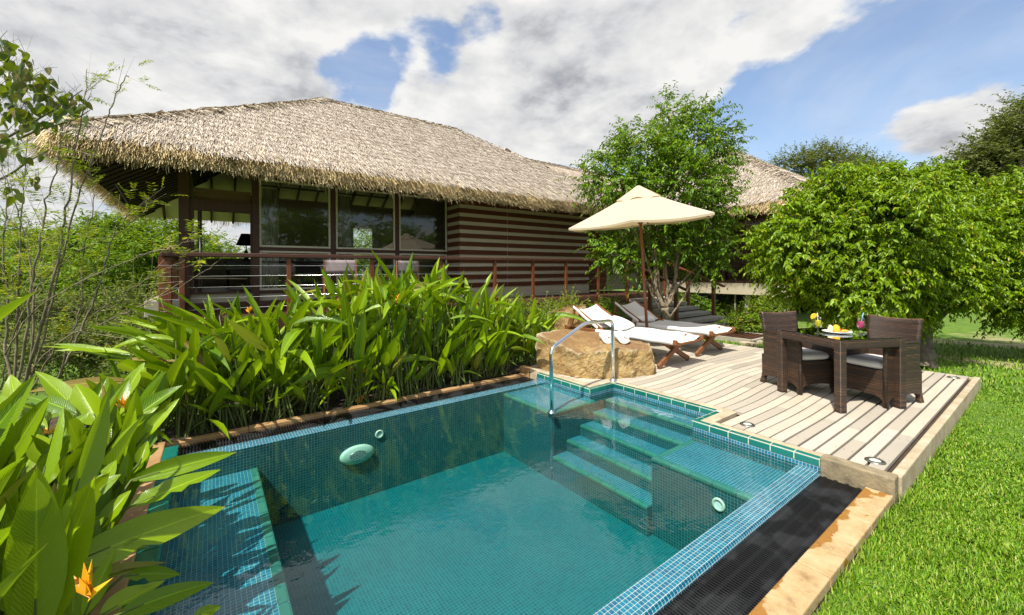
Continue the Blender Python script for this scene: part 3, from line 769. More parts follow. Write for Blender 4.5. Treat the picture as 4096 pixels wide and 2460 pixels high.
def deck_light(x, y, label):
    t = thing('deck_light', label, 'deck light', (x, y, .1), group='round deck lights')
    b = MB(); b.lathe([(.034, .106), (.04, .112), (.052, .112), (.062, .107), (.064, .1025)], (x, y, 0), 28); b.build('ring', MATS['lamp_ring'], t, smooth=True)
    b = MB(); b.lathe([(.0001, .109), (.02, .109), (.035, .106)], (x, y, 0), 24); b.build('lens', MATS['cream_plastic'], t, smooth=True)
deck_light(-1.78, 4.03, 'round metal deck light set in the boards near the inner pool corner')
deck_light(-.865, 4.02, 'round metal deck light nearest the mottled stone block')
deck_light(-.90, 7.9, 'round metal deck light in the far right corner of the deck')

# ------------------------------------------------------------------ thatched roofs
def poly_samples(poly, n):
    P = np.array(poly, float); tris = [(P[0], P[i], P[i + 1]) for i in range(1, len(P) - 1)]
    ar = np.array([np.linalg.norm(np.cross(b - a, c - a)) for a, b, c in tris]); idx = rng.choice(len(tris), n, p=ar / ar.sum())
    u = rng.random(n); v = rng.random(n); m = u + v > 1; u[m] = 1 - u[m]; v[m] = 1 - v[m]
    A = np.array([t[0] for t in tris])[idx]; B = np.array([t[1] for t in tris])[idx]; C = np.array([t[2] for t in tris])[idx]
    return A + (B - A) * u[:, None] + (C - A) * v[:, None]
def thatch_cover(poly, n, L=(0.20, 0.40), W=(0.006, 0.012)):
    P0 = np.array(poly, float); nn = np.cross(P0[1] - P0[0], P0[2] - P0[0]); nn = nn / np.linalg.norm(nn)
    if nn[2] < 0: nn = -nn
    d = np.array([nn[0], nn[1], 0]); d = d - nn * (d @ nn); d = d / np.linalg.norm(d); s = np.cross(nn, d)
    P = poly_samples(poly, n)
    # courses: pull the roots towards rows
    t = P @ d; row = 0.30; ph = np.round(t / row + 0.10 * np.sin(P @ s * 1.7) + 0.05 * np.sin(P @ s * 4.3)) * row
    P = P + d[None] * ((ph - t) * 0.62)[:, None]
    a = rng.normal(0, 0.15, n) + 0.08 * np.sin(P @ s * 2.1 + t * 3) * np.sin(t * 2.3)
    D = d[None] * np.cos(a)[:, None] + s[None] * np.sin(a)[:, None]
    ln = (L[0] + (L[1] - L[0]) * rng.random(n))[:, None]
    P = P + nn[None] * (0.004 + 0.02 * rng.random(n))[:, None]
    Q = P + D * ln + nn[None] * (0.004 + 0.030 * rng.random(n))[:, None]
    S = np.cross(np.tile(nn, (n, 1)), D) + nn[None] * rng.normal(0, .25, n)[:, None]
    return ribbons(P, Q, nrm(S), W[0] + (W[1] - W[0]) * rng.random(n))
def thatch_fringe(p, q, out, slope, per_m=420, drop=0.30):
    p, q, o = v3(*p), v3(*q), v3(*out, 0); Ln = np.linalg.norm(q - p); n = int(per_m * Ln); e = (q - p) / Ln
    u = rng.random(n) * Ln; a = rng.random(n) ** 1.3 * 0.42; h = -0.20 * rng.random(n) * (a < .2)
    wave = 0.025 * np.sin(u * 2.3) + 0.018 * np.sin(u * 5.1 + 1) + rng.normal(0, .04, n)
    P = p + e * u[:, None] - o * a[:, None] + v3(0, 0, 1) * (a * slope + h + .02)[:, None]
    an = R(48) + rng.normal(0, .12, n); ln = a * 1.15 + drop * 0.85 + wave + 0.05
    D = o[None] * np.cos(an)[:, None] - v3(0, 0, 1) * np.sin(an)[:, None] + e * rng.normal(0, .13, n)[:, None]
    Q = P + D * ln[:, None]
    S = nrm(e[None] + o[None] * rng.normal(0, .4, n)[:, None])
    return ribbons(P, Q, S, 0.005 + 0.006 * rng.random(n))
def ridge_tufts(p, q, sides, n_m=200, L=(.22, .40)):
    p, q = v3(*p), v3(*q); Ln = np.linalg.norm(q - p); e = (q - p) / Ln; n = int(n_m * Ln)
    tuft = 0.30; u = rng.random(n) * Ln; k = np.floor(u / tuft); off = (u / tuft - k)
    sd_ = np.array(sides, float)[rng.integers(0, len(sides), n)]
    D = nrm(sd_ + e * (0.55 + rng.normal(0, .25, n))[:, None] + rng.normal(0, .1, (n, 3)))
    P = p + e * u[:, None] - sd_ * .05 + v3(0, 0, 1) * (0.02 + 0.025 * off + .015 * rng.random(n))[:, None]
    Q = P + D * (L[0] + (L[1] - L[0]) * rng.random(n))[:, None] + v3(0, 0, 1) * (.02 * rng.random(n))[:, None]
    S = nrm(np.cross(D, rng.normal(size=(n, 3)) * .5 + v3(0, 0, 1)))
    return ribbons(P, Q, S, 0.012 + .016 * rng.random(n))
def join(*parts):
    off = 0; V = []; Fc = []
    for v, f in parts: V.append(v); Fc.append(f + off); off += len(v)
    return np.concatenate(V), np.concatenate(Fc)

EX0, EX1, EY0, EY1, EZ = -17.70, -8.45, -1.83, 11.80, 3.62
RX, RY0, RY1, RZ = -13.075, 2.70, 7.20, 6.66
SL = (RZ - EZ) / (EX1 - RX)
def under(x, dz=.26): return EZ + (EX1 - x) * SL - dz      # underside of the front slope
VILLA = thing('thatched_villa', 'long stilted house with thatched hip roof and timber clad corner above the hedge', 'house', (-12, 4, 0))
def villa_roof():
    A, B, C, D = (EX1, EY0, EZ), (EX1, EY1, EZ), (EX0, EY1, EZ), (EX0, EY0, EZ); r0, r1 = (RX, RY0, RZ), (RX, RY1, RZ)
    front, back, left, right = (A, B, r1, r0), (C, D, r0, r1), (D, A, r0), (B, C, r1)
    b = MB()
    for f in (front, back, left, right): b.add(f, [tuple(range(len(f)))])
    loop = [A, B, C, D]
    for i in range(4):
        p, q = loop[i], loop[(i + 1) % 4]; b.quad(p, q, (q[0], q[1], q[2] - .22), (p[0], p[1], p[2] - .22))
    roof = b.build('roof', MATS['thatch_base'], VILLA)
    V, Fc = join(thatch_cover(front, 72000), thatch_cover(left, 7000), thatch_cover(right, 7000), thatch_cover(back, 1500))
    mesh_np('thatch_cover', V, Fc, MATS['thatch'], roof)
    V, Fc = join(thatch_fringe(A, B, (1, 0), SL, 1300), thatch_fringe(D, A, (0, -1), SL, 600), thatch_fringe(C, D, (-1, 0), SL, 160), thatch_fringe(B, C, (0, 1), SL, 120))
    mesh_np('eave_fringe', V, Fc, MATS['thatch_gold'], roof)
    fs, ls, rs, bs = v3(.84, 0, -.55), v3(0, -.84, -.55), v3(0, .84, -.55), v3(-.84, 0, -.55)
    V, Fc = join(ridge_tufts(A, r0, (fs, ls)), ridge_tufts(r0, r1, (fs, bs)), ridge_tufts(B, r1, (fs, rs), 60), ridge_tufts(D, r0, (bs, ls), 40))
    mesh_np('ridge_cap', V, Fc, MATS['thatch_ridge'], roof)
    # ceiling under the thatch
    b = MB(); d = -.24
    dn = lambda p: (p[0] * 1.0, p[1], p[2] + d)
    b.add([dn(p) for p in front], [(0, 1, 2, 3)]); b.add([dn(p) for p in back], [(0, 1, 2, 3)]); b.add([dn(p) for p in right], [(0, 1, 2)]); b.add([dn(p) for p in left], [(0, 1, 2)])
    b.build('ceiling', MATS['cream_board'], VILLA)
    def rafter(p, q, w=.06, h=.11, m='teak_dark'):
        b = MB(); p, q = v3(*p), v3(*q); b.beam(p, q, w, h); b.build('rafter', MATS[m], VILLA)
    z = lambda t: EZ + t * SL + d - .06
    for y in np.arange(-1.2, 9.6, .62):
        t1 = min(RX - 0 - EX1, 0) * -1
        tm = min(4.55, y - EY0) if y < RY0 else 4.55
        rafter((EX1 - .05, y, z(.05)), (EX1 - tm, y, z(tm)))
        rafter((EX0 + .05, y, z(.05)), (EX0 + tm, y, z(tm)))
    for x in np.arange(EX0 + .4, EX1 - .2, .34):                      # close-set rafters of the hip end over the left terrace
        tm = min(x - EX0, EX1 - x, 4.5)
        if tm > .2: rafter((x, EY0 + .05, z(.05)), (x, EY0 + tm, z(tm)), .235, .07, 'teak_black')
villa_roof()

GX, FX = -10.2, -9.5       # glazing plane and clad front
def villa_body():
    t = VILLA; b = MB()
    b.box((-16, -.4, .77), (GX - .001, 10.25, 1.14)); b.build('floor_slab', MATS['plaster'], t)
    b = MB(); b.box((-16.2, -.95, .77), (-9.7, -.401, 1.06)); b.build('terrace_beam', MATS['concrete'], t, bevel=.01)
    b = MB(); b.box((-16, -.38, 1.141), (GX - .06, 10.2, 1.155)); b.build('floor', MATS['teak_dark'], t)
    b = MB(); b.box((GX, -.38, .815), (-9.86, 5.25, .96)); b.box((GX - .05, -.38, 1.142), (GX + .06, .72, 1.172)); b.build('step_board', MATS['teak_dark'], t, bevel=.006)
    # back wall with two openings
    b = MB(); X0, X1 = -16.1, -16.0
    b.box((X0, -.4, 1.15), (X1, 1.15, 2.02)); b.box((X0, 1.15, 1.15), (X1, 4.36, 4.1)); b.box((X0, 5.08, 1.15), (X1, 10.2, 4.1)); b.box((X0, -.4, 3.72), (X1, 1.15, 4.1)); b.box((X0, 4.36, 3.25), (X1, 5.08, 4.1))
    b.build('back_wall', MATS['plaster'], t)
    b = MB()
    for xa, xb_ in ((-16, GX - .2),):
        b.add([(xb_, -.42, 1.1), (xa, -.42, 1.1), (xa, -.42, 4.1), (RX, -.42, 5.7), (xb_, -.42, 4.3), (xb_, -.40, 1.1), (xa, -.40, 1.1), (xa, -.40, 4.1), (RX, -.40, 5.7), (xb_, -.40, 4.3)],
              [(0, 1, 2, 3, 4), (5, 6, 7, 8, 9), (0, 1, 6, 5), (4, 0, 5, 9)])
    b.build('end_wall', MATS['plaster'], t)
    b = MB(); b.box((-16, 10.2, .8), (FX, 10.25, 4.2)); b.build('end_wall', MATS['plaster'], t)
    b = MB(); b.box((-13.2, 5.6, 1.16), (-13.1, 10.2, 4.5)); b.build('partition', MATS['plaster'], t)
    b = MB(); b.box((-13.4, 1.4, 1.16), (-13.3, 3.1, 2.0)); b.build('headboard', MATS['black_wood'], t)
    # main columns
    for y0, y1, x0 in ((-.49, -.32, GX - .1), (.715, .835, GX - .08)):
        b = MB(); b.box((x0, y0, .815), (GX + .07, y1, under(GX) - .1)); b.build('column', MATS['teak_dark_z'], t, bevel=.006)
    b = MB(); b.box((-8.62, -.62, .815), (-8.48, -.48, 3.5)); 
    # door opening on the left of the glazing
    b = MB(); b.box((GX - .06, -.32, 2.80), (GX + .03, .715, 3.02)); b.box((GX - .08, -.32, 1.172), (GX + .04, -.255, 2.80)); b.box((GX - .05, -.2, 1.172), (GX, -.13, 2.80)); b.box((GX - .03, .68, 1.172), (GX + .02, .715, 2.80))
    fr = b.build('door_frame', MATS['teak_dark_z'], t, bevel=.004)
    b = MB(); b.tube([(GX + .03, -.165, 1.2), (GX + .03, -.165, 2.78)], .012); b.build('slide_bar', MATS['cable'], fr, smooth=True)
    b = MB(); b.lathe([(.0001, -.03), (.03, -.03), (.03, .03), (.0001, .03)], (GX + .05, -.15, 2.28), 12, 0, (1, 0, 0)); b.build('handle', MATS['black_wood'], fr)
    b = MB(); b.box((GX - .12, -.25, 3.03), (GX - .08, .70, 3.26)); b.build('roller_blind', MATS['bamboo_blind'], fr)
    # framing timber of the window wall
    b = MB()
    for y, w in ((2.315, .055), (3.852, .05)): b.box((GX - .05, y - w, 1.12), (GX + .045, y + w, under(GX) - .15))
    edges = [(.836, 2.258), (2.372, 3.80), (3.904, 5.27)]
    for y0, y1 in edges:
        b.box((GX - .045, y0, 2.03), (GX + .04, y1, 2.10)); b.box((GX - .045, y0, 1.115), (GX + .05, y1, 1.175)); b.box((GX - .045, y0, 3.56), (GX + .04, y1, 3.70))
    b.build('window_framing', MATS['teak_dark'], t, bevel=.005)
    b = MB(); b.box((GX - .03, -.3, 3.70), (GX + .02, 5.27, under(GX) - .06)); b.build('upper_wall', MATS['cream_board'], t)
    for y0, y1 in edges:
        for z0, z1, nm in ((1.178, 2.027, 'low_window'), (2.103, 3.557, 'window')):
            b = MB(); x = GX + .012; w = .042
            b.box((x - .03, y0 + .002, z0), (x + .02, y0 + w, z1)); b.box((x - .03, y1 - w, z0), (x + .02, y1 - .002, z1)); b.box((x - .03, y0 + w, z0), (x + .02, y1 - w, z0 + w)); b.box((x - .03, y0 + w, z1 - w), (x + .02, y1 - w, z1))
            fr = b.build(nm, MATS['frame_cream'], t, bevel=.004)
            b = MB(); b.quad((x, y0 + w, z0 + w), (x, y1 - w, z0 + w), (x, y1 - w, z1 - w), (x, y0 + w, z1 - w)); b.build('pane', MATS['pane'], fr)
    for y0, y1 in ((.90, 1.22), (2.42, 2.75)):                       # drawn back curtains
        b = MB(); b.grid(lambda u, v: (GX - .22 + .035 * math.sin(u * 26), y0 + (y1 - y0) * u + .02 * v, 1.2 + 2.2 * v), 40, 6); b.build('curtain', MATS['curtain'], t, smooth=True)
        b = MB(); b.tube([(GX - .22, y0 - .1, 3.46), (GX - .22, y0 + 1.3, 3.46)], .018); b.build('curtain_rod', MATS['black_wood'], t, smooth=True)
    # timber clad corner block
    b = MB(); b.box((GX - .02, 5.30, .8), (FX, 10.25, under(FX) - .12)); b.build('clad_wall', MATS['plaster'], t)
    b = MB()
    for k in range(11):
        z1 = 3.45 - .2205 * k; z0 = z1 - .122; y = 5.27
        for L in (1.55, 1.72, 1.6): b.box((FX + .001, y + .0015, z0 + .004 * rnd.random()), (FX + .034, y + L - .0015, z1 - .004 * rnd.random())); y += L + .03
        b.box((GX + .05, 5.266, z0 + .002), (FX + .033, 5.299, z1 - .001))
        b.box((FX + .003, 10.20, z0 + .003), (FX + .03, 10.45, z1 - .002))
    b.build('timber_cladding', MATS['clad_wood'], t, bevel=.003)
    b = MB()
    for k in range(11):
        z1 = 3.45 - .2205 * k; z0 = z1 - .122
        b.box((GX + .05, 4.98, z0), (GX + .085, 5.262, z1))
    # veranda floor: boards in one mesh, with its edge beam and piers
    b = MB(); x = GX + .005
    while x < -7.85: b.box((x, -.6, .785), (min(x + .112, -7.79), 12.0, .812)); x += .118
    b.build('veranda_floor', MATS['teak_dark'], t)
    b = MB(); b.box((-7.90, -.6, .60), (-7.80, 12.0, .783)); b.box((-8.9, -.6, .56), (-8.8, 12, .78)); b.box((-10.1, -.6, .60), (-7.9, -.5, .783)); b.build('edge_beam', MATS['teak_dark'], t)
    for y in (.4, 4.6, 9.3):
        b = MB(); b.box((-8.75, y, -1.6), (-8.35, y + .4, .58)); b.build('pier', MATS['plaster'], t, bevel=.01)
    b = MB(); b.box((-8.3, 9.6, -.3), (-7.95, 10.0, .6)); b.build('pier', MATS['concrete'], t, bevel=.01)
    for x in (-15.5, -12):
        b = MB(); b.box((x, -.9, -2), (x + .4, -.5, .77)); b.build('pier', MATS['plaster'], t)
villa_body()

def veranda_railing():
    t = thing('veranda_railing', 'long red-brown timber railing with steel cables along the house veranda', 'railing', (-7.83, 4, .81))
    X = -7.83
    b = MB(); b.box((X - .055, -.58, 1.80), (X + .06, 8.86, 1.868)); b.box((-10.0, -.60, 1.80), (X - .055, -.48, 1.866)); b.build('handrail', MATS['teak_dark'], t, bevel=.012)
    for y in (-.34, 1.07, 2.47, 3.905, 5.275, 6.41, 7.53, 8.78):
        b = MB(); b.box((X - .03, y - .033, .42), (X + .03, y + .033, 1.80)); b.build('post', MATS['rail_red'], t, bevel=.005)
    for x, y, w in ((X - .12, -.54, .075), (-9.9, -.54, .05)):
        b = MB(); b.box((x - w, y - w, -.3), (x + w, y + w, 1.80)); b.build('corner_post', MATS['rail_red'], t, bevel=.006)
    for z in (1.67, 1.505, 1.335, 1.165, .995):
        b = MB(); b.tube([(X, -.6, z), (X, 10.0, z)], .0045, 6); b.tube([(X - .1, -.54, z), (-9.9, -.54, z)], .0045, 6); b.build('cable', MATS['cable'], t, smooth=True)
veranda_railing()
def stair():
    t = thing('staircase', 'grey concrete steps climbing to the veranda behind the slender tree', 'stairs', (-6.5, 11, 0))
    zs = [.70, .565, .45, .33, .21, .085]
    for i, z in enumerate(zs):
        x = -7.8 + i * .38
        b = MB(); b.box((x, 10.05, z - .09), (x + .42, 11.95, z)); b.build('tread', MATS['concrete'], t, bevel=.008)
        b = MB(); b.box((x + .02, 11.4, z - .45), (x + .30, 11.9, z - .091)); b.box((x + .02, 10.1, z - .45), (x + .30, 10.5, z - .091)); b.build('support', MATS['concrete'], t)
    t = thing('stair_railing', 'dark red timber posts with sloping cables on the near side of the concrete steps', 'railing', (-7, 10, 0), group='railings of the concrete steps')
    def side(t, y, xs, z0s):
        top = []
        for x, z in zip(xs, z0s):
            b = MB(); b.box((x - .045, y - .045, z - .35), (x + .045, y + .045, z + 1.0)); b.build('post', MATS['rail_red'], t, bevel=.006); top.append((x, y, z + 1.02))
        b = MB(); d = v3(*top[-1]) - v3(*top[0]); b.beam(v3(*top[0]), v3(*top[-1]) + d * .2, .12, .05); b.build('handrail', MATS['rail_red'], t, bevel=.008)
        for k in (.25, .42, .6, .78):
            b = MB(); b.tube([(top[0][0], y, top[0][2] - k), (top[-1][0], y, top[-1][2] - k)], .005, 6); b.build('cable', MATS['cable'], t, smooth=True)
    side(t, 10.0, (-7.8, -7.0, -6.2), (.81, .45, .13))
    t2 = thing('stair_railing', 'dark red timber posts with sloping cables on the far side of the concrete steps', 'railing', (-7, 12, 0), group='railings of the concrete steps')
    side(t2, 11.95, (-7.8, -7.0, -6.2), (.81, .48, .17))
stair()

# ------------------------------------------------------------------ second hut and the link between the two
PAV = thing('garden_pavilion', 'smaller thatched hut with bamboo blinds on concrete beam behind the two green trees', 'house', (-8, 17, 0))
def pavilion():
    t = PAV; X1, Y0, Z = -3.9, 13.3, 3.62; S = 5.0; X0 = X1 - 2 * S; Y1 = Y0 + 2 * S; AZ = Z + S * .665; ap = (X1 - S, Y0 + S, AZ)
    A, B, C, D = (X0, Y0, Z), (X1, Y0, Z), (X1, Y1, Z), (X0, Y1, Z)
    b = MB()
    for p, q in ((A, B), (B, C), (C, D), (D, A)):
        b.add([p, q, ap], [(0, 1, 2)]); b.quad(p, q, (q[0], q[1], q[2] - .22), (p[0], p[1], p[2] - .22))
    b.quad((X0, Y0, Z - .22), (X1, Y0, Z - .22), (X1, Y1, Z - .22), (X0, Y1, Z - .22))
    roof = b.build('roof', MATS['thatch_base'], t)
    V, Fc = join(thatch_cover((A, B, ap), 24000), thatch_cover((B, C, ap), 5000)); mesh_np('thatch_cover', V, Fc, MATS['thatch'], roof)
    V, Fc = join(thatch_fringe(A, B, (0, -1), .665, 480), thatch_fringe(B, C, (1, 0), .665, 150)); mesh_np('eave_fringe', V, Fc, MATS['thatch_gold'], roof)
    V, Fc = join(ridge_tufts(B, ap, (v3(.84, 0, -.55), v3(0, -.84, -.55))), ridge_tufts(A, ap, (v3(-.84, 0, -.55), v3(0, -.84, -.55)), 60)); mesh_np('ridge_cap', V, Fc, MATS['thatch'], roof)
    # link roof running back to the long house
    rx, rz, ex = -13.0, 6.05, -8.9; ez = rz - (ex - rx) * .658; y0, y1 = 8.0, 19.0
    b = MB(); b.quad((ex, y0 + 2.5, ez), (ex, y1, ez), (rx, y1, rz), (rx, y0, rz)); b.quad((2 * rx - ex, y0 + 2.5, ez), (2 * rx - ex, y1, ez), (rx, y1, rz), (rx, y0, rz))
    lr = b.build('link_roof', MATS['thatch_base'], t)
    V, Fc = join(thatch_cover(((ex, y0 + 2.5, ez), (ex, y1, ez), (rx, y1, rz), (rx, y0, rz)), 9000), ridge_tufts((rx, y0, rz), (rx, y1, rz), (v3(.84, 0, -.55), v3(-.84, 0, -.55))), thatch_fringe((ex, 11, ez), (ex, 14, ez), (1, 0), .66, 200))
    mesh_np('link_thatch', V, Fc, MATS['thatch'], lr)
    b = MB(); b.box((-11, 10.3, .8), (-10.6, 14.5, 4.2)); b.build('link_wall', MATS['plaster'], t)
    b = MB(); b.box((-10.6, 10.7, .85), (-10.55, 12.3, 3.0)); b.build('red_door', MATS['rail_red'], t)
    # walls, beam and piers
    b = MB(); b.box((-11, 14.5, .70), (-5.25, 14.9, 1.085)); b.box((-5.62, 14.42, .66), (-5.05, 15.0, 1.02)); b.box((-11, 14.9, .75), (-5.3, 22, 1.05)); b.build('concrete_beam', MATS['plaster'], t, bevel=.01)
    b = MB(); b.lathe([(.17, -.5), (.17, .66)], (-5.32, 14.72, 0), 20); b.build('round_pier', MATS['concrete'], t, smooth=True)
    b = MB(); b.box((-6.55, 14.7, -.4), (-6.42, 14.83, .7)); b.box((-6.9, 14.7, -.4), (-6.86, 14.75, .7)); b.build('thin_pier', MATS['concrete'], t)
    b = MB(); b.box((-11, 14.55, 1.09), (-5.3, 14.62, 1.17)); b.box((-11, 14.55, 2.05), (-5.3, 14.62, 2.14)); b.box((-11, 14.55, 3.25), (-5.3, 14.62, 3.7))
    for x in (-10.2, -8.75, -7.25, -5.37): b.box((x, 14.53, 1.09), (x + .1, 14.63, 3.6))
    b.build('window_framing', MATS['teak_dark_z'], t, bevel=.004)
    for x0, x1 in ((-10.1, -8.75), (-8.65, -7.25), (-7.15, -5.37)):
        for z0, z1 in ((1.17, 2.05), (2.14, 3.25)):
            b = MB(); b.box((x0 + .05, 14.66, z0), (x1 - .05, 14.68, z1)); w = b.build('bamboo_screen', MATS['bamboo_blind'], t)
            b = MB(); b.quad((x0, 14.60, z0), (x1, 14.60, z0), (x1, 14.60, z1), (x0, 14.60, z1)); b.build('pane', MATS['pane'], w)
    b = MB(); b.box((-5.32, 14.65, 1.05), (-5.26, 22, 3.7)); b.box((-11, 14.75, 1.05), (-5.32, 14.8, 3.7)); b.build('inner_wall', MATS['teak_dark'], t)
    b = MB(); b.box((-11, 19, -1), (-5, 19.2, .75)); b.build('rear_plinth', MATS['black_wood'], t)
pavilion()

# ------------------------------------------------------------------ things on the deck
from mathutils import noise as mnoise
DZ = 0.10
def rock(name, label, foot, hts, base, seed, rough=.05, cap=.012):
    """foot: outline points; hts: top height at each; vertical broken sides and a gently sloped top"""
    c = np.mean(np.array(foot), 0); n = len(foot); b = MB(); NA, NS, NT_ = 150, 16, 14
    def ring(a):
        d = v3(math.cos(a), math.sin(a)); best = 1e9; h = 0
        for i in range(n):
            p, q = np.array(foot[i]) - c, np.array(foot[(i + 1) % n]) - c; e = q - p
            den = d[0] * e[1] - d[1] * e[0]
            if abs(den) < 1e-9: continue
            t = (p[0] * e[1] - p[1] * e[0]) / den; s = (p[0] * d[1] - p[1] * d[0]) / den
            if t > 0 and -1e-6 <= s <= 1 + 1e-6 and t < best: best = t; h = hts[i] + (hts[(i + 1) % n] - hts[i]) * s
        return d, best, h
    hm = float(np.mean(hts)); vs = []
    R_ = [ring(2 * math.pi * i / NA) for i in range(NA)]
    for j in range(NS + NT_):
        for d, r, h in R_:
            if j < NS: k = j / (NS - 1); rr = r * (1.0 - .03 * k - (cap / r) * max(0, k - .9) / .1); zz = base + (h - base) * k
            else: k = 1 - (j - NS + 1) / NT_; rr = r * k * (1 - .03) - cap * k; zz = h * k + hm * (1 - k) + .012 * (1 - k)
            p = Vector((c[0] + d[0] * rr, c[1] + d[1] * rr, zz)); s = Vector((seed, seed * 1.7, 0))
            q1 = mnoise.fractal(p * 3.1 + s, 0.7, 2.1, 7); q2 = mnoise.noise(p * 2.0 + s * 2)
            cell = Vector((mnoise.noise(p * 5.5 + s * 3) + .5, mnoise.noise(p * 5.5 + s * 5) + .5, mnoise.noise(p * 6 + s * 4) + .5))
            side = 1.0 if j < NS else .35
            fac = mnoise.cell_vector(Vector((p.x * 3.3 + p.z * 1.1 + s.x, p.y * 3.3 - p.z * .7, p.z * 4 + s.y))); q2 += (fac.x - .5) * .25
            p.x += d[0] * (q1 * rough * side + q2 * .03 + (cell.x - .5) * .03 * side); p.y += d[1] * (q1 * rough * side + q2 * .03 + (cell.x - .5) * .03 * side)
            if j > 0: p.z += q1 * rough * .35 + (cell.z - .5) * .012
            vs.append(tuple(p))
    m = NS + NT_; fs = [(i * NA + j, i * NA + (j + 1) % NA, (i + 1) * NA + (j + 1) % NA, (i + 1) * NA + j) for i in range(m - 1) for j in range(NA)]
    b.add(vs, fs)
    o = b.build(name, MATS['boulder_rock'], smooth=False); tag(o, label, 'rock')
    return o
rock('boulder', 'big ochre flat-topped boulder carrying two rolled white towels beside the pool', [(-4.78, 3.92), (-3.93, 3.96), (-3.60, 4.36), (-3.37, 4.95), (-3.62, 5.22), (-4.35, 5.15), (-4.84, 4.6)],
     [.60, .44, .47, .47, .48, .55, .62], 0.095, 3.0)
rock('boulder', 'smaller tan boulder standing behind the head end of the nearer lounger', [(-6.35, 5.55), (-5.85, 5.62), (-5.78, 6.1), (-6.1, 6.5), (-6.5, 6.3)], [.72, .74, .80, .84, .80], -.15, 8.0)

def spiral_towel(b, c, ax, r, L):
    ax = nrm(v3(*ax)); up = v3(0, 0, 1); sd_ = nrm(np.cross(up, ax)); turns = 3.6; N = 120; th = r / (turns + .4)
    vs = []; uv = []
    for i in range(N):
        t = i / (N - 1); a = t * turns * 2 * math.pi + 2.2; rr = r * (.10 + .90 * t)
        for e in (-.5, -.46, -.2, .2, .46, .5):
            k = .96 if abs(e) > .47 else 1.0
            w = 1 + .03 * math.sin(a * 1.3 + e * 9)
            p = v3(*c) + ax * (L * e * (1 + .03 * math.sin(a * 2))) + sd_ * math.cos(a) * rr * k * w + up * math.sin(a) * rr * k * .93 * w
            vs.append(p); uv.append((t, e))
    b.add(vs, [(i * 6 + j, i * 6 + j + 1, i * 6 + j + 7, i * 6 + j + 6) for i in range(N - 1) for j in range(5)], uv)
def towel(label, c, ax, r, L, group=None):
    b = MB(); spiral_towel(b, c, ax, r, L)
    o = b.build('rolled_towel', MATS['towel'], smooth=True, solid=.017); tag(o, label, 'towel', group)
towel('rolled white towel on the big boulder, the left one of the pair', (-3.96, 4.60, .595), (.78, -.62, 0), .082, .30, 'rolled towels')
towel('rolled white towel on the big boulder, the one behind the chrome rail', (-3.83, 4.79, .590), (.78, -.62, 0), .082, .30, 'rolled towels')
towel('rolled white towel lying on the far lounger behind the parasol pole', (-5.02, 6.95, .58), (.30, .95, 0), .072, .44, 'rolled towels')

def grab_rail():
    t = thing('grab_rail', 'bent chrome handrail from the pool bench up to the deck corner', 'handrail', (-3.42, 3.06, 0))
    p0, p1 = v3(-3.42, 3.055, 0), v3(-3.56, 4.265, 0); P = lambda s, z: p0 + (p1 - p0) * s + v3(0, 0, z)
    key = [P(0, -.035), P(0, .685), P(.51, .912), P(1.0, .892), P(1.0, .10)]; rr = [0, .085, .085, .10, 0]
    pts = [key[0]]
    for i in range(1, 4):
        a, c, d = key[i - 1], key[i], key[i + 1]; u, w = nrm(a - c), nrm(d - c); r = rr[i]
        for k in range(9):
            s = k / 8; pts.append((c + u * r) * (1 - s) ** 2 + 2 * s * (1 - s) * c + (c + w * r) * s * s)
    pts.append(key[4])
    b = MB(); b.tube(pts, .0215, 20); b.build('bent_tube', MATS['steel'], t, smooth=True)
    for q, z in ((p0, -.035), (p1, .097)):
        b = MB(); b.lathe([(.022, .035), (.026, .03), (.045, .012), (.05, .004), (.05, 0)], q + v3(0, 0, z), 28); b.build('flange', MATS['steel'], t, smooth=True)
grab_rail()

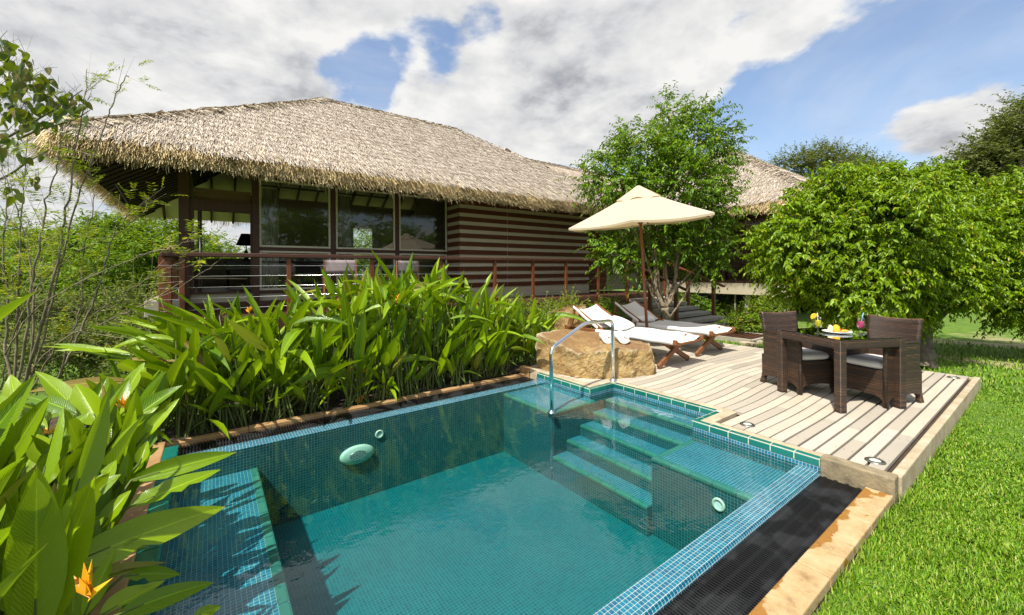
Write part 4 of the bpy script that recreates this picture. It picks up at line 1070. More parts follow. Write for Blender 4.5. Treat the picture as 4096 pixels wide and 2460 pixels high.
def umbrella():
    base = v3(-4.57, 6.45, .16); top = v3(-4.66, 6.33, 3.02); ax = nrm(top - base)
    t = thing('garden_umbrella', 'cream canvas parasol on leaning red timber pole between the two loungers', 'umbrella', base)
    b = MB(); b.tube([base, top], .026, 16); b.build('pole', MATS['pole_wood'], t, smooth=True)
    b = MB(); b.box((-5.0, 6.02, .10), (-4.12, 6.88, .16)); b.build('base_slab', MATS['concrete'], t, bevel=.012)
    b = MB(); b.lathe([(.035, 0), (.045, .01), (.045, .25), (.03, .28)], base, 16); b.build('sleeve', MATS['lamp_ring'], t, smooth=True)
    # canopy: hexagon, tilted a little more than the pole
    rt = v3(_r.x, _r.y, 0); fw = v3(_f.x, _f.y, 0)
    tl = R(5.0); w = nrm(v3(0, 0, 1) * math.cos(tl) - rt * math.sin(tl) - fw * .055); u = nrm(rt * math.cos(tl) + v3(0, 0, 1) * math.sin(tl)); vv = np.cross(w, u)
    ap = top + w * .02; RR, HH = 1.37, .60; N = 6; d0 = R(186)
    tip = [ap - w * HH + (u * math.cos(d0 + i * math.pi / 3) + vv * math.sin(d0 + i * math.pi / 3)) * RR for i in range(N)]
    b = MB(); M = 10
    for i in range(N):
        p, q = tip[i], tip[(i + 1) % N]
        def fn(s, k, p=p, q=q):
            k2 = .02 + .98 * k; e = p * (1 - s) + q * s; x = ap + (e - ap) * k2
            sag = 4 * s * (1 - s) * k2 * k2 * .10 + math.sin(math.pi * min(1, k2)) * .035
            ins = 4 * s * (1 - s) * k2 ** 3 * .045
            return x - w * sag * .5 - (e - ap) * ins * .5
        b.grid(fn, 10, M, 0)
        # hem strip hanging at the edge
        b.grid(lambda s, k, p=p, q=q, fn=fn: fn(s, 1.0) - w * .035 * k, 10, 1, 0)
    can = b.build('canopy', MATS['canvas'], t)
    b = MB(); vt = ap + w * .075
    for i in range(N):
        p, q = tip[i], tip[(i + 1) % N]
        def fn(s, k, p=p, q=q):
            k2 = .02 + .30 * k; e = p * (1 - s) + q * s; x = vt + (e - vt) * k2
            return x - w * (.045 * k + .02 * math.sin(math.pi * s) * k * k) + w * .012 * math.sin(s * 9 + i) * k
        b.grid(fn, 10, 6, 0)
    b.build('vent_cap', MATS['canvas'], can, smooth=True)
    for i in range(N):
        b = MB(); b.beam(ap - w * .06, tip[i] - w * .03 + (ap - tip[i]) * .02, .02, .022); b.build('rib', MATS['lounger_wood'], t)
        b = MB(); h = base + (top - base) * .80; b.beam(h, ap - w * .06 + (tip[i] - ap) * .5, .018, .02); b.build('strut', MATS['lounger_wood'], t)
    b = MB(); h = base + (top - base) * .80; b.lathe([(.027, -.05), (.05, -.04), (.05, .04), (.027, .05)], h, 14); b.build('hub', MATS['lounger_wood'], t)
umbrella()

def lounger(label, loc, rz):
    t = thing('sun_lounger', label, 'sun lounger', loc, rz, 'timber sun loungers on the deck')
    ORG[t] = np.zeros(3); kw = dict(parent=t, local=True); H = .45; HW = .375; Ln = 2.18
    for y in (-HW, HW):
        b = MB(); b.box((-Ln, y - .022, H - .075), (0.03, y + .022, H - .005)); b.build('side_rail', MATS['lounger_wood'], bevel=.006, **kw)
    for x in (-.24, -1.92):                                       # crossed legs
        for s in (-1, 1):
            b = MB(); xx = x + .024 * s; b.beam((xx, -s * .46, .03), (xx, s * .33, H - .04), .042, .075, up=(1, 0, 0) if False else (0, .6 * s, 1)); b.build('leg', MATS['lounger_wood'], bevel=.006, **kw)
    for x in (-.02, -2.15):
        b = MB(); b.beam((x, -HW, H - .085), (x, HW, H - .085), .04, .03); b.build('cross_bar', MATS['lounger_wood'], bevel=.005, **kw)
    hx = -1.45; tx, tz = -2.02, H + .335                           # backrest hinge and head bar
    for y in (-HW + .06, HW - .06):
        b = MB(); b.beam((hx + .1, y, H - .03), (tx - .03, y, tz + .02), .03, .055, up=(1, 0, 1)); b.build('back_rail', MATS['lounger_wood'], bevel=.006, **kw)
        b = MB(); b.beam((tx + .02, y, tz - .02), (-2.10, y, H - .02), .025, .045, up=(1, 0, 0)); b.build('prop', MATS['lounger_wood'], bevel=.005, **kw)
    # sling: flat bed with a sag between the rails, wrapped over them, and a slack back
    def cross(u, half, drop):                                      # across the sling: over the rails and down their outer side
        s_ = (u - .5) * 2; k = abs(s_) / .84
        if k <= 1: return math.copysign(k * half, s_), 0.0, 1 - k * k
        return math.copysign(half, s_), -drop * (abs(s_) - .84) / .16, 0.0
    def bed(u, v):
        y, dz, sg = cross(u, HW + .030, .078); x = -.02 + (hx + .02) * v
        return (x, y, H + .004 + dz - .045 * sg - .05 * sg * math.exp(-v * 9) + .004 * math.sin(v * 17 + u * 4))
    def bck(u, v):
        y, dz, sg = cross(u, HW - .028, .055); k = v
        x = hx + (tx - hx) * k; z = H + (tz - H) * k; sag = (.045 + .055 * k) * sg
        return (x - sag * .5, y, z + .034 + dz - sag * .9 + .006 * math.sin(9 * k + 5 * u))
    b = MB(); b.grid(bed, 28, 30); b.grid(bck, 20, 16)
    b.build('sling', MATS['sling'], smooth=True, solid=.006, **kw)
    return t
L1 = lounger('nearer white sling sun lounger with red timber frame, fully sunlit', (-3.345, 5.72, DZ), R(1.5))
L2 = dup(L1, (-3.46, 6.97, DZ), R(-.5), label='farther white sling sun lounger mostly shaded by the parasol')
# cushion roll at the foot of the nearer lounger's backrest
b = MB()
b.grid(lambda u, v: (-5.02 + .50 * u + .03 * math.sin(v * 5), 5.44 + .60 * v, .565 + .075 * math.sin(math.pi * min(1, u * 1.0)) ** .6 - .03 * (1 - (2 * v - 1) ** 2) + .12 * (1 - u) ** 2), 20, 20)
tag(b.build('lounger_cushion', MATS['towel'], smooth=True, solid=.03), 'soft white head cushion lying on the nearer lounger', 'cushion')

# ------------------------------------------------------------------ dining set
def dining_table():
    t = thing('dining_table', 'square dark brown wicker table with a glass top between two wicker chairs', 'table', (-1.525, 5.605, DZ), R(63)); kw = dict(parent=t, local=True)
    H, S = .735, .40; w = .078
    for sx in (-1, 1):
        for sy in (-1, 1):
            b = MB(); x, y = sx * (S - w / 2), sy * (S - w / 2); b.box((x - w / 2, y - w / 2, 0), (x + w / 2, y + w / 2, H - .004)); b.build('leg', MATS['wicker'], bevel=.012, seg=3, **kw)
    b = MB(); k = S - w
    for (x0, x1, y0, y1) in ((-k, k, -S + .002, -S + .05), (-k, k, S - .05, S - .002), (-S + .002, -S + .05, -k, k), (S - .05, S - .002, -k, k)): b.box((x0, y0, H - .095), (x1, y1, H - .006))
    b.build('apron', MATS['wicker'], bevel=.006, **kw)
    b = MB(); b.box((-S + .05, -S + .05, H - .03), (S - .05, S - .05, H - .012)); b.build('woven_top', MATS['wicker'], **kw)
    b = MB(); b.box((-S + .006, -S + .006, H - .003), (S - .006, S - .006, H + .005)); b.build('glass_top', MATS['table_glass'], **kw)
dining_table()
def arch(w, h, n=18): return [(w * math.cos(math.pi * i / n), h * math.sin(math.pi * i / n) ** .45) for i in range(n + 1)]
def wicker_chair(label, loc, rz):
    t = thing('wicker_chair', label, 'chair', loc, rz, 'wicker chairs at the glass table'); kw = dict(parent=t, local=True)
    D, Wd, AZ_, BZ = .25, .25, .66, .89
    side = [(-.262, AZ_), (-.272, .50), (-.278, .32), (-.292, .20), (-.315, .08), (-.345, 0), (-.305, 0)] + [(-.04 - .255 * math.cos(math.pi * i / 14), .02 + .10 * math.sin(math.pi * i / 14) ** .45) for i in range(15)] + [(D - .04, 0), (D, 0), (D, AZ_)]
    for s in (-1, 1):
        b = MB(); b.prism(side, (0, s * (Wd - .012), 0), (1, 0, 0), (0, 0, 1), .03); b.build('side_panel', MATS['wicker'], bevel=.006, **kw)
        b = MB(); b.tube([(-.265, s * (Wd - .012), AZ_), (D - .02, s * (Wd - .012), AZ_), (D, s * (Wd - .012), AZ_ - .02), (D, s * (Wd - .012), 0)], .020, 8); b.build('arm_edge', MATS['wicker'], smooth=True, **kw)
    fr = [(-Wd + .02, .375), (-Wd + .02, 0), (-Wd + .045, 0)] + [(-x, .03 + z) for x, z in arch(Wd - .042, .085)] + [(Wd - .045, 0), (Wd - .02, 0), (Wd - .02, .375)]
    b = MB(); b.prism(fr, (D - .012, 0, 0), (0, 1, 0), (0, 0, 1), .028); b.build('front_panel', MATS['wicker'], bevel=.005, **kw)
    b = MB()
    def bk(u, v):
        y = (u - .5) * 2; z = .36 + (BZ - .36) * v + .018 * y * y * v
        return (-.262 - .075 * max(0, v - .45) - .028 * (1 - y * y) * (.3 + .7 * v), y * (Wd - .005 + .012 * v), z)
    b.grid(bk, 16, 14, 0, lambda u, v: (u * .5, v * .53)); b.build('backrest', MATS['wicker'], smooth=True, solid=.034, **kw)
    bp = [(-Wd, .37), (-Wd - .004, .1), (-Wd - .004, 0), (-Wd + .03, 0)] + [(-x, .03 + z) for x, z in arch(Wd - .042, .085)] + [(Wd - .03, 0), (Wd + .004, 0), (Wd + .004, .1), (Wd, .37)]
    b = MB(); b.prism(bp, (-.285, 0, 0), (0, 1, 0), (-.03, 0, 1), .028); b.build('rear_panel', MATS['wicker'], bevel=.005, **kw)
    b = MB(); b.box((-.26, -Wd + .03, .35), (D - .03, Wd - .03, .378)); b.build('seat', MATS['wicker'], **kw)
    b = MB()
    def cu(u, v):
        a = u * 2 * math.pi; e = lambda c: math.copysign(abs(c) ** .35, c)
        k = math.sin(math.pi * v); x, y = e(math.cos(a)) * .25 * k ** .25, e(math.sin(a)) * .225 * k ** .25
        return (.005 + x * .95, y, .42 - .045 * math.cos(math.pi * v) * 1.0)
    b.grid(cu, 48, 14); b.build('seat_cushion', MATS['sling'], smooth=True, **kw)
    return t
C1 = wicker_chair('dark wicker armchair on the left of the table, facing right towards it', (-1.955, 5.80, DZ), R(-26))
C2 = dup(C1, (-1.27, 5.95, DZ), R(-109), label='dark wicker armchair on the right of the table with its back towards the lawn tree')

def juice(name, label, c, col, straw, fruit):
    m, k, b_ = newmat(name + '_juice'); k.put(b_, 'Base Color', (*col, 1)); k.put(b_, 'Roughness', .3)
    t = thing(name, label, 'drink', c, group='cocktails on the table')
    b = MB(); b.lathe([(.001, .004), (.034, .004), (.036, .001), (.036, 0), (.012, .012), (.0055, .03), (.0055, .052), (.02, .064), (.034, .085), (.0375, .108), (.034, .135), (.031, .155), (.034, .178), (.0325, .178), (.0295, .155), (.0325, .135), (.036, .108), (.0325, .086), (.019, .067), (.001, .06)], c, 28)
    b.build('goblet', MATS['clear_glass'], t, smooth=True)
    b = MB(); b.lathe([(.001, .0615), (.018, .068), (.0318, .0865), (.0353, .108), (.0318, .135), (.0305, .142), (.001, .142)], c, 28); b.build('liquid', MATS[name + '_juice'], t, smooth=True)
    rt = v3(_r.x, _r.y, 0); c = v3(*c)
    mm = plain(name + '_straw', (0.75, .75, .75) if straw[0] < 0 else (.25, .45, .75), .3, var=.02)
    b = MB(); b.tube([c + v3(0, 0, .09), c + rt * straw[1] * .5 + v3(0, 0, .175), c + rt * straw[1] + v3(0, 0, straw[2])], .0035, 8); b.build('straw', mm, t, smooth=True)
    if fruit:
        plain('pineapple', (.85, .55, .03), .5, var=.35, scale=120)
        b = MB(); o = c - rt * .038 + v3(0, 0, .178); prof = [(math.cos(a) * .042, math.sin(a) * .042) for a in np.linspace(R(40), R(215), 12)] + [(-.012, -.014), (.014, 0)]
        b.prism(prof, o, rt, (0, 0, 1), .012); b.build('pineapple_slice', MATS['pineapple'], t, bevel=.002)
        b = MB(); b.lathe([(.0001, -.010), (.010, 0), (.0001, .010)], c - rt * .002 + v3(0, 0, .188), 10); b.build('flower', MATS['white_china'], t, smooth=True)
juice('yellow_cocktail', 'yellow juice in stemmed glass with a pineapple slice on the rim', (-1.635, 5.39, .842), (.72, .62, .005), (-1, -.006, .225), True)
juice('pink_cocktail', 'pink juice in stemmed glass with a bent blue straw', (-1.325, 5.64, .842), (.62, .05, .20), (1, .030, .235), False)
def plate():
    c = v3(-1.515, 5.575, .842); rt = v3(_r.x, _r.y, 0); fw = v3(_f.x, _f.y, 0)
    b = MB(); b.lathe([(.001, .004), (.075, .004), (.10, .012), (.135, .022), (.137, .020), (.10, .008), (.06, 0), (.001, 0)], c, 40)
    tag(b.build('fruit_plate', MATS['white_china'], smooth=True), 'round white plate of cut fruit on the glass table', 'plate')
    def lump(name, lab, off, r, col, sc_):
        m = plain(name + '_flesh', col, .4, var=.25, scale=60)
        b = MB(); o = c + rt * off[0] + fw * off[1] + v3(0, 0, off[2])
        def fn(u, v):
            a, e = u * 6.2832, (v - .5) * math.pi
            return o + (rt * math.cos(a) * math.cos(e) * sc_[0] + fw * math.sin(a) * math.cos(e) * sc_[1] + v3(0, 0, 1) * math.sin(e) * sc_[2]) * r * (1 + .08 * math.sin(3 * a + 5 * e))
        b.grid(fn, 16, 10); tag(b.build(name, m, smooth=True), lab, 'fruit', 'cut fruit on the plate')
    lump('melon_piece', 'pale cream melon chunk standing at the left of the plate', (-.065, .01, .045), .042, (.75, .62, .36), (.62, .6, 1.0))
    lump('mango_piece', 'large orange yellow mango half in the middle of the plate', (-.01, 0, .045), .045, (.85, .42, .01), (.82, .8, 1.0))
    lump('papaya_slice', 'orange papaya slice lying at the right of the plate', (.075, -.01, .022), .045, (.85, .33, .03), (1.0, .5, .34))
    lump('berry', 'small dark red fruit piece between mango and papaya', (.045, .02, .035), .018, (.45, .02, .02), (1, 1, .8))
    b = MB(); P = [c + rt * .11 + fw * .10 + v3(0, 0, .03), c + rt * .17 + fw * .06 + v3(0, 0, .018), c + rt * .26 + v3(0, 0, .008), c + rt * .31 - fw * .02 + v3(0, 0, .005)]
    for i in range(3): b.beam(P[i], P[i + 1], .007 + .004 * i, .0025)
    for k in (-1, 0, 1): b.beam(P[0] + fw * k * .006, P[0] - rt * .045 + fw * k * .006 + v3(0, 0, .004), .002, .002)
    b.beam(P[0] + fw * .009, P[0] - fw * .009, .006, .002)
    tag(b.build('fork', MATS['steel']), 'silver fork resting beside the fruit plate', 'fork')
plate()

# ------------------------------------------------------------------ things on the veranda and inside
def director_chair(label, loc, rz):
    t = thing('director_chair', label, 'chair', loc, rz, 'folding chairs on the veranda'); kw = dict(parent=t, local=True)
    for s in (-1, 1):
        b = MB(); b.box((-.25, s * .29 - .015, 0.0), (-.22, s * .29 + .015, .98)); b.build('back_post', MATS['chair_wood'], bevel=.004, **kw)
        b = MB(); b.box((.2, s * .29 - .015, 0.0), (.23, s * .29 + .015, .62)); b.build('front_post', MATS['chair_wood'], bevel=.004, **kw)
        b = MB(); b.box((-.24, s * .29 - .03, .625), (.27, s * .29 + .03, .65)); b.build('armrest', MATS['chair_wood'], bevel=.005, **kw)
        b = MB(); b.box((-.25, s * .25 - .012, .44), (.24, s * .25 + .012, .47)); b.build('seat_rail', MATS['chair_wood'], bevel=.003, **kw)
        for x in (-.2, .2):
            b = MB(); b.beam((x + .02 * s, -s * .28, .04), (x + .02 * s, s * .26, .45), .022, .03); b.build('cross_leg', MATS['chair_wood'], **kw)
    b = MB(); b.grid(lambda u, v: (-.235 - .03 * math.sin(math.pi * u), (u - .5) * .6, .72 + .26 * v), 12, 4); b.build('canvas_back', MATS['mauve'], smooth=True, solid=.008, **kw)
    b = MB(); b.grid(lambda u, v: (-.24 + .46 * v, (u - .5) * .52, .475 - .03 * math.sin(math.pi * u)), 12, 4); b.build('canvas_seat', MATS['sling'], smooth=True, solid=.008, **kw)
    return t
D1 = director_chair('folding chair with mauve canvas back on the veranda, left of the pair', (-8.75, 2.10, .812), R(172))
D2 = dup(D1, (-8.80, 3.42, .812), R(196), label='folding chair with mauve canvas back on the veranda, the one nearer the timber cladding')
def desk():
    t = thing('writing_desk', 'black wooden desk standing inside the open doorway', 'desk', (-13.2, .7, 1.155))
    b = MB(); b.box((-13.55, .30, 1.84), (-12.9, 1.5, 1.875)); b.build('desk_top', MATS['black_wood'], t, bevel=.006)
    b = MB(); b.box((-13.5, .34, 1.62), (-12.95, 1.46, 1.838)); b.build('drawer_box', MATS['black_wood'], t)
    for x in (-13.45, -13.0):
        for y in (.38, 1.42):
            b = MB(); b.lathe([(.022, 0), (.035, .46)], (x, y, 1.156), 8); b.build('leg', MATS['black_wood'], t)
    c = (-13.15, .78, 1.876); t = thing('table_lamp', 'dark table lamp with conical shade on the black desk', 'lamp', c)
    b = MB(); b.lathe([(.09, 0), (.09, .03), (.045, .06), (.07, .14), (.035, .2), (.05, .24), (.015, .30), (.012, .48)], c, 16); b.build('base', MATS['black_wood'], t, smooth=True)
    b = MB(); b.lathe([(.235, .42), (.115, .73), (.11, .73), (.23, .42)], c, 28); b.build('lamp_shade', MATS['black_wood'], t, smooth=True)
desk()
b = MB()
for k, (a, s) in enumerate(((0.2, 1), (2.3, .8), (4.0, .7))):
    o = v3(-7.86, -.47, 1.872)
    d = v3(math.cos(a), math.sin(a), 0); e = v3(-d[1], d[0], 0)
    b.grid(lambda u, v, d=d, e=e, s=s: o + d * .17 * s * u + e * .07 * s * (v - .5) * math.sin(math.pi * min(1, u * .9 + .1)) + v3(0, 0, 1) * (.005 + .11 * s * u * (1 - u) * 2.2 + .16 * s * (v - .5) ** 2 * u), 10, 6)
tag(b.build('carved_leaf', MATS['dead_leaf'], smooth=True, solid=.006), 'small golden brown curled leaf ornament on the left end of the veranda handrail', 'ornament')

# by the steps: slatted mat and stepping stones
t = thing('foot_mat', 'brown slatted timber mat in a pale frame on the ground below the concrete steps', 'mat', (-4.75, 10.2, -.1))
b = MB()
for i in range(10): b.box((-5.33 + i * .115, 9.75, -.06), (-5.33 + i * .115 + .07, 10.75, -.02))
b.build('slats', MATS['teak_dark'], t)
b = MB(); b.box((-5.42, 9.66, -.12), (-4.12, 9.74, -.015)); b.box((-5.42, 10.76, -.12), (-4.12, 10.84, -.015)); b.box((-5.42, 9.741, -.12), (-5.35, 10.759, -.015)); b.box((-4.2, 9.741, -.12), (-4.12, 10.759, -.015)); b.build('frame', MATS['concrete'], t)
for (x, y, nm) in ((2993, 1372, 'nearest to the deck'), (3012, 1362, 'in the middle of the row'), (3034, 1352, 'nearest to the bushes')):
    p = pz(x, y, -.06); b = MB(); n = 11
    vs = [(p[0] + .20 * math.cos(6.283 * i / n) * (1 + .12 * math.sin(i * 3)), p[1] + .13 * math.sin(6.283 * i / n), -.045) for i in range(n)]
    b.add(vs + [(a, c, -.12) for a, c, _ in vs], [tuple(range(n))] + [(i + n, (i + 1) % n + n, (i + 1) % n, i) for i in range(n)])
    tag(b.build('stepping_stone', MATS['kerb_stone'], bevel=.01), 'flat pale stepping stone in the grass, ' + nm, 'stone', 'stepping stones behind the deck')

# ------------------------------------------------------------------ vegetation
UP = v3(0, 0, 1)
def blob_points(blobs, n, shell=.55):
    """points through lumpy blobs given as (centre, radius) with outward directions"""
    C = np.array([b[0] for b in blobs]); Rr = np.array([b[1] for b in blobs], float)
    idx = rng.choice(len(blobs), n, p=Rr ** 2.2 / (Rr ** 2.2).sum()); D = sphere_dirs(n)
    k = 1 + .20 * np.sin(D @ v3(3.1, 2.2, 4.0) + idx * 1.7) + .14 * np.sin(D @ v3(-5, 6.3, 2.2) + idx * 2.9)
    r = Rr[idx] * k * (shell + (1 - shell) * rng.random(n) ** .7)
    P = C[idx] + D * r[:, None] * v3(1, 1, .92)
    return P, D, idx
def crown_leaves(blobs, twigs, per, L, W, twig=.34, droop=.7, shell=.5, rise=.15, lo=None):
    P, D, idx = blob_points(blobs, twigs, shell)
    T = nrm(D + UP * rise + rng.normal(0, .35, (twigs, 3)))
    ln = twig * (.5 + rng.random(twigs))
    # leaves hang along each twig, which itself bows over
    j = np.tile(np.arange(per), twigs); i = np.repeat(np.arange(twigs), per); f = (j + rng.random(len(j))) / per
    X = P[i] + T[i] * (ln[i] * f)[:, None] - UP * (droop * .35 * ln[i] * f * f)[:, None]
    sd_ = nrm(np.cross(T[i], UP) + 1e-3) * np.where(j % 2, 1, -1)[:, None]
    A = nrm(T[i] * .55 + sd_ * .6 - UP * droop * (.4 + .9 * rng.random(len(j)))[:, None] + rng.normal(0, .28, (len(j), 3)))
    N = nrm(UP * .75 + D[i] * .5 + rng.normal(0, .45, (len(j), 3)))
    s = .6 + .7 * rng.random(len(j))
    V, Fc = leaf_faces(X, A, N, L * s, W * s, .22, .22)
    ends = P + T * ln[:, None] - UP * (droop * .35 * ln)[:, None]
    return V, Fc, P, ends
def twig_mesh(P, Q, w=.0035):
    S = nrm(np.cross(Q - P, sphere_dirs(len(P)))); return ribbons(P, Q, S, np.full(len(P), w))
def limbs(b, root, r0, targets, r1=.012, seed=0, bow=.15, n=7, sides=7):
    g = np.random.default_rng(seed)
    for t in targets:
        t = v3(*t); d = t - root; off = g.normal(0, bow, 3) * np.linalg.norm(d) * .6; off[2] = abs(off[2])
        s = np.linspace(0, 1, n)[:, None]
        pts = root + d * s + off * (s * (1 - s) * 2) + g.normal(0, .012, (n, 3)) * np.linalg.norm(d) * s * (1 - s) * 3
        b.tube(pts, np.linspace(r0, r1, n), sides)
def px_blobs(L, fw, jit=.35):
    out = []
    for q in L:
        x, y, r = q[:3]; f = q[3] if len(q) > 3 else fw + rnd.uniform(-jit, jit)
        out.append((pt(x, y, f), r / F * f))
    return out
def tree(name, label, cat, base, trunk_pts, trunk_r, blobs, twigs, per, L, W, leaf, bark, group=None, tips=None, **kw):
    t = thing(name, label, cat, base, group=group)
    b = MB()
    for pts, rr in zip(trunk_pts, trunk_r):
        pts = np.array(pts, float); k = np.linspace(0, len(pts) - 1, len(pts) * 4); pts2 = np.stack([np.interp(k, range(len(pts)), pts[:, a]) for a in range(3)], 1)
        pts2[1:-1] += rng.normal(0, .012, (len(pts2) - 2, 3)); r2 = np.interp(k, range(len(pts)), np.linspace(rr[0], rr[1], len(pts)))
        b.tube(pts2, r2 * (1 + .10 * np.sin(np.arange(len(r2)) * 1.9)), 10)
        limbs(b, pts2[-1], min(rr[1], .03), [bl[0] for bl in rnd.sample(blobs, min(len(blobs), 5))], seed=int(rr[0] * 1e5), sides=6)
        limbs(b, pts2[len(pts2) // 2], min(rr[1] * .9, .025), [bl[0] for bl in rnd.sample(blobs, min(len(blobs), 3))], seed=int(rr[0] * 2e5), sides=6)
    b.build('trunk', MATS[bark], t, smooth=True)
    V, Fc, P, E = crown_leaves(blobs, twigs, per, L, W, **kw)
    cr = mesh_np('crown', V, Fc, MATS[leaf], t)
    V, Fc = twig_mesh(P, E); mesh_np('twigs', V, Fc, MATS[bark], cr)
    return t

# the slender tree behind the loungers
FWT = 9.9
cb = px_blobs([(2590, 620, 130), (2760, 560, 120), (2480, 730, 130), (2700, 740, 165), (2850, 660, 85), (2690, 440, 60), (2830, 455, 50), (2570, 880, 125), (2770, 890, 130), (2460, 1030, 60), (2840, 1030, 60),
               (2690, 985, 75), (2450, 1010, 45), (2860, 1015, 45), (2370, 700, 45), (2940, 545, 32), (2880, 820, 62), (2480, 560, 45), (2560, 1050, 45), (2960, 660, 24), (2780, 1080, 35), (2900, 960, 40), (2440, 620, 45), (2400, 960, 30)], FWT, .45)
p = lambda x, y, f=FWT: pt(x, y, f)
tree('garden_tree', 'slender pale-barked tree with drooping leaves between the parasol and the second hut', 'tree', p(2668, 1345),
     [[p(2672, 1350), p(2668, 1290), p(2660, 1230)], [p(2660, 1232), p(2625, 1160), p(2618, 1050), p(2590, 930), p(2570, 800)], [p(2664, 1235), p(2700, 1150), p(2705, 1040), p(2735, 900), p(2760, 740)], [p(2662, 1232), p(2668, 1120), p(2660, 980), p(2690, 800), p(2700, 600)]],
     [(.10, .09), (.062, .02), (.058, .02), (.045, .015)], cb, 3100, 12, .098, .041, 'leaf_ficus', 'bark_pale', droop=.75, shell=.35, twig=.40, rise=.35)
# round shrubs on the right
FWS = 7.25
sb = px_blobs([(3200, 900, 110), (3140, 1010, 125), (3330, 820, 120), (3450, 780, 115), (3600, 770, 110), (3715, 745, 85), (3790, 830, 110), (3480, 930, 220), (3680, 950, 190), (3300, 1030, 165), (3450, 1120, 170), (3650, 1120, 160),
               (3190, 1130, 85), (3830, 960, 125), (3800, 1110, 110), (3540, 690, 40), (3720, 680, 35), (3255, 760, 55), (3340, 720, 45), (3560, 1220, 90), (3360, 1210, 90)], FWS, .45)
tree('round_shrub', 'big rounded bright green tree behind the wicker table and chairs', 'tree', pz(3700, 1470, -.12),
     [[pz(3700, 1475, -.14), p(3695, 1400, 6.95), p(3690, 1340, 7.0)], [p(3690, 1345, 7.0), p(3720, 1270, 7.1), p(3715, 1150, 7.2)], [p(3690, 1345, 7.0), p(3650, 1270, 7.2), p(3560, 1120, 7.4)], [p(3693, 1340, 7.0), p(3760, 1270, 7.1), p(3860, 1200, 7.1)]],
     [(.15, .12), (.085, .04), (.075, .03), (.06, .025)], sb, 8200, 12, .078, .033, 'leaf_ficus_b', 'bark_grey', droop=.9, shell=.66, twig=.19)
sb2 = px_blobs([(3985, 800, 90), (4090, 770, 95), (4000, 950, 150), (4110, 1000, 190), (3955, 1090, 110), (4060, 1170, 140), (4190, 850, 150), (4250, 1050, 180), (4130, 1240, 80)], 7.6, .4)
tree('round_shrub', 'second rounded green tree cut by the right edge of the picture', 'tree', p(4190, 1400, 8.0), [[p(4190, 1400, 8.0), p(4180, 1250, 7.9), p(4150, 1100, 7.8)]], [(.11, .05)], sb2, 3600, 12, .080, .034, 'leaf_ficus_b', 'bark_grey', droop=.9, shell=.66, twig=.2)

# flat-topped acacias beyond
def acacia(label, blobs, base, tp, tr, twigs, leaf='leaf_acacia'):
    tree('acacia_tree', label, 'tree', base, tp, tr, blobs, int(twigs * 2.2), 14, .17, .06, leaf, 'bark_grey', group='acacias in the distance', droop=.1, shell=.2, twig=.8, rise=.5)
flat = lambda L, f: [(b_[0], b_[1]) for b_ in px_blobs(L, f, 1.2)]
acacia('flat-topped olive acacia rising beyond the second hut roof', flat([(3140, 665, 35), (3210, 645, 45), (3290, 640, 55), (3370, 650, 55), (3450, 665, 45), (3520, 685, 35), (3250, 690, 45), (3400, 695, 50)], 30), p(3330, 1120, 30),
       [[p(3330, 1120, 30), p(3325, 900, 30), p(3310, 760, 30)]], [(.3, .16)], 520)
acacia('dark branched acacia at the right edge against the clouds', flat([(3985, 600, 60), (4060, 520, 60), (4095, 455, 50), (4070, 620, 85), (4020, 690, 70), (4120, 560, 90)], 19), p(4150, 1120, 19),
       [[p(4150, 1120, 19), p(4110, 850, 19), p(4040, 740, 19)], [p(4110, 850, 19), p(4080, 640, 19), p(4075, 480, 19)]], [(.25, .12), (.13, .05)], 560)
acacia('lower bushy acacia between the rounded trees and the dark branched one', flat([(3810, 715, 45), (3870, 690, 50), (3930, 665, 45), (3890, 740, 60), (3850, 640, 22), (3960, 720, 50)], 22), p(3900, 1120, 22),
       [[p(3900, 1120, 22), p(3895, 900, 22), p(3890, 780, 22)]], [(.22, .12)], 420)
# belt of far greenery closing the view under and between the trees
for k, (x, f, w_, lab) in enumerate(((3150, 24, 230, 'dark green thicket far behind the second hut on its right'), (3560, 21, 260, 'dark green thicket seen under the big rounded tree'), (3980, 20, 260, 'dark green thicket at the far end of the lawn by the right edge'), (2820, 27, 200, 'dark thicket seen through the stilts of the second hut'))):
    bl = px_blobs([(x - w_ * .6, 1090, 75), (x - w_ * .2, 1060, 90), (x + w_ * .2, 1080, 80), (x + w_ * .6, 1090, 75), (x, 1130, 90)], f, 1.0)
    tree('thicket', lab, 'bushes', pt(x, 1180, f), [[pt(x, 1190, f), pt(x, 1120, f)]], [(.12, .05)], bl, 700, 9, .26, .11, 'leaf_far', 'bark_grey', group='thickets beyond the lawn', droop=.4, shell=.5, twig=.7)

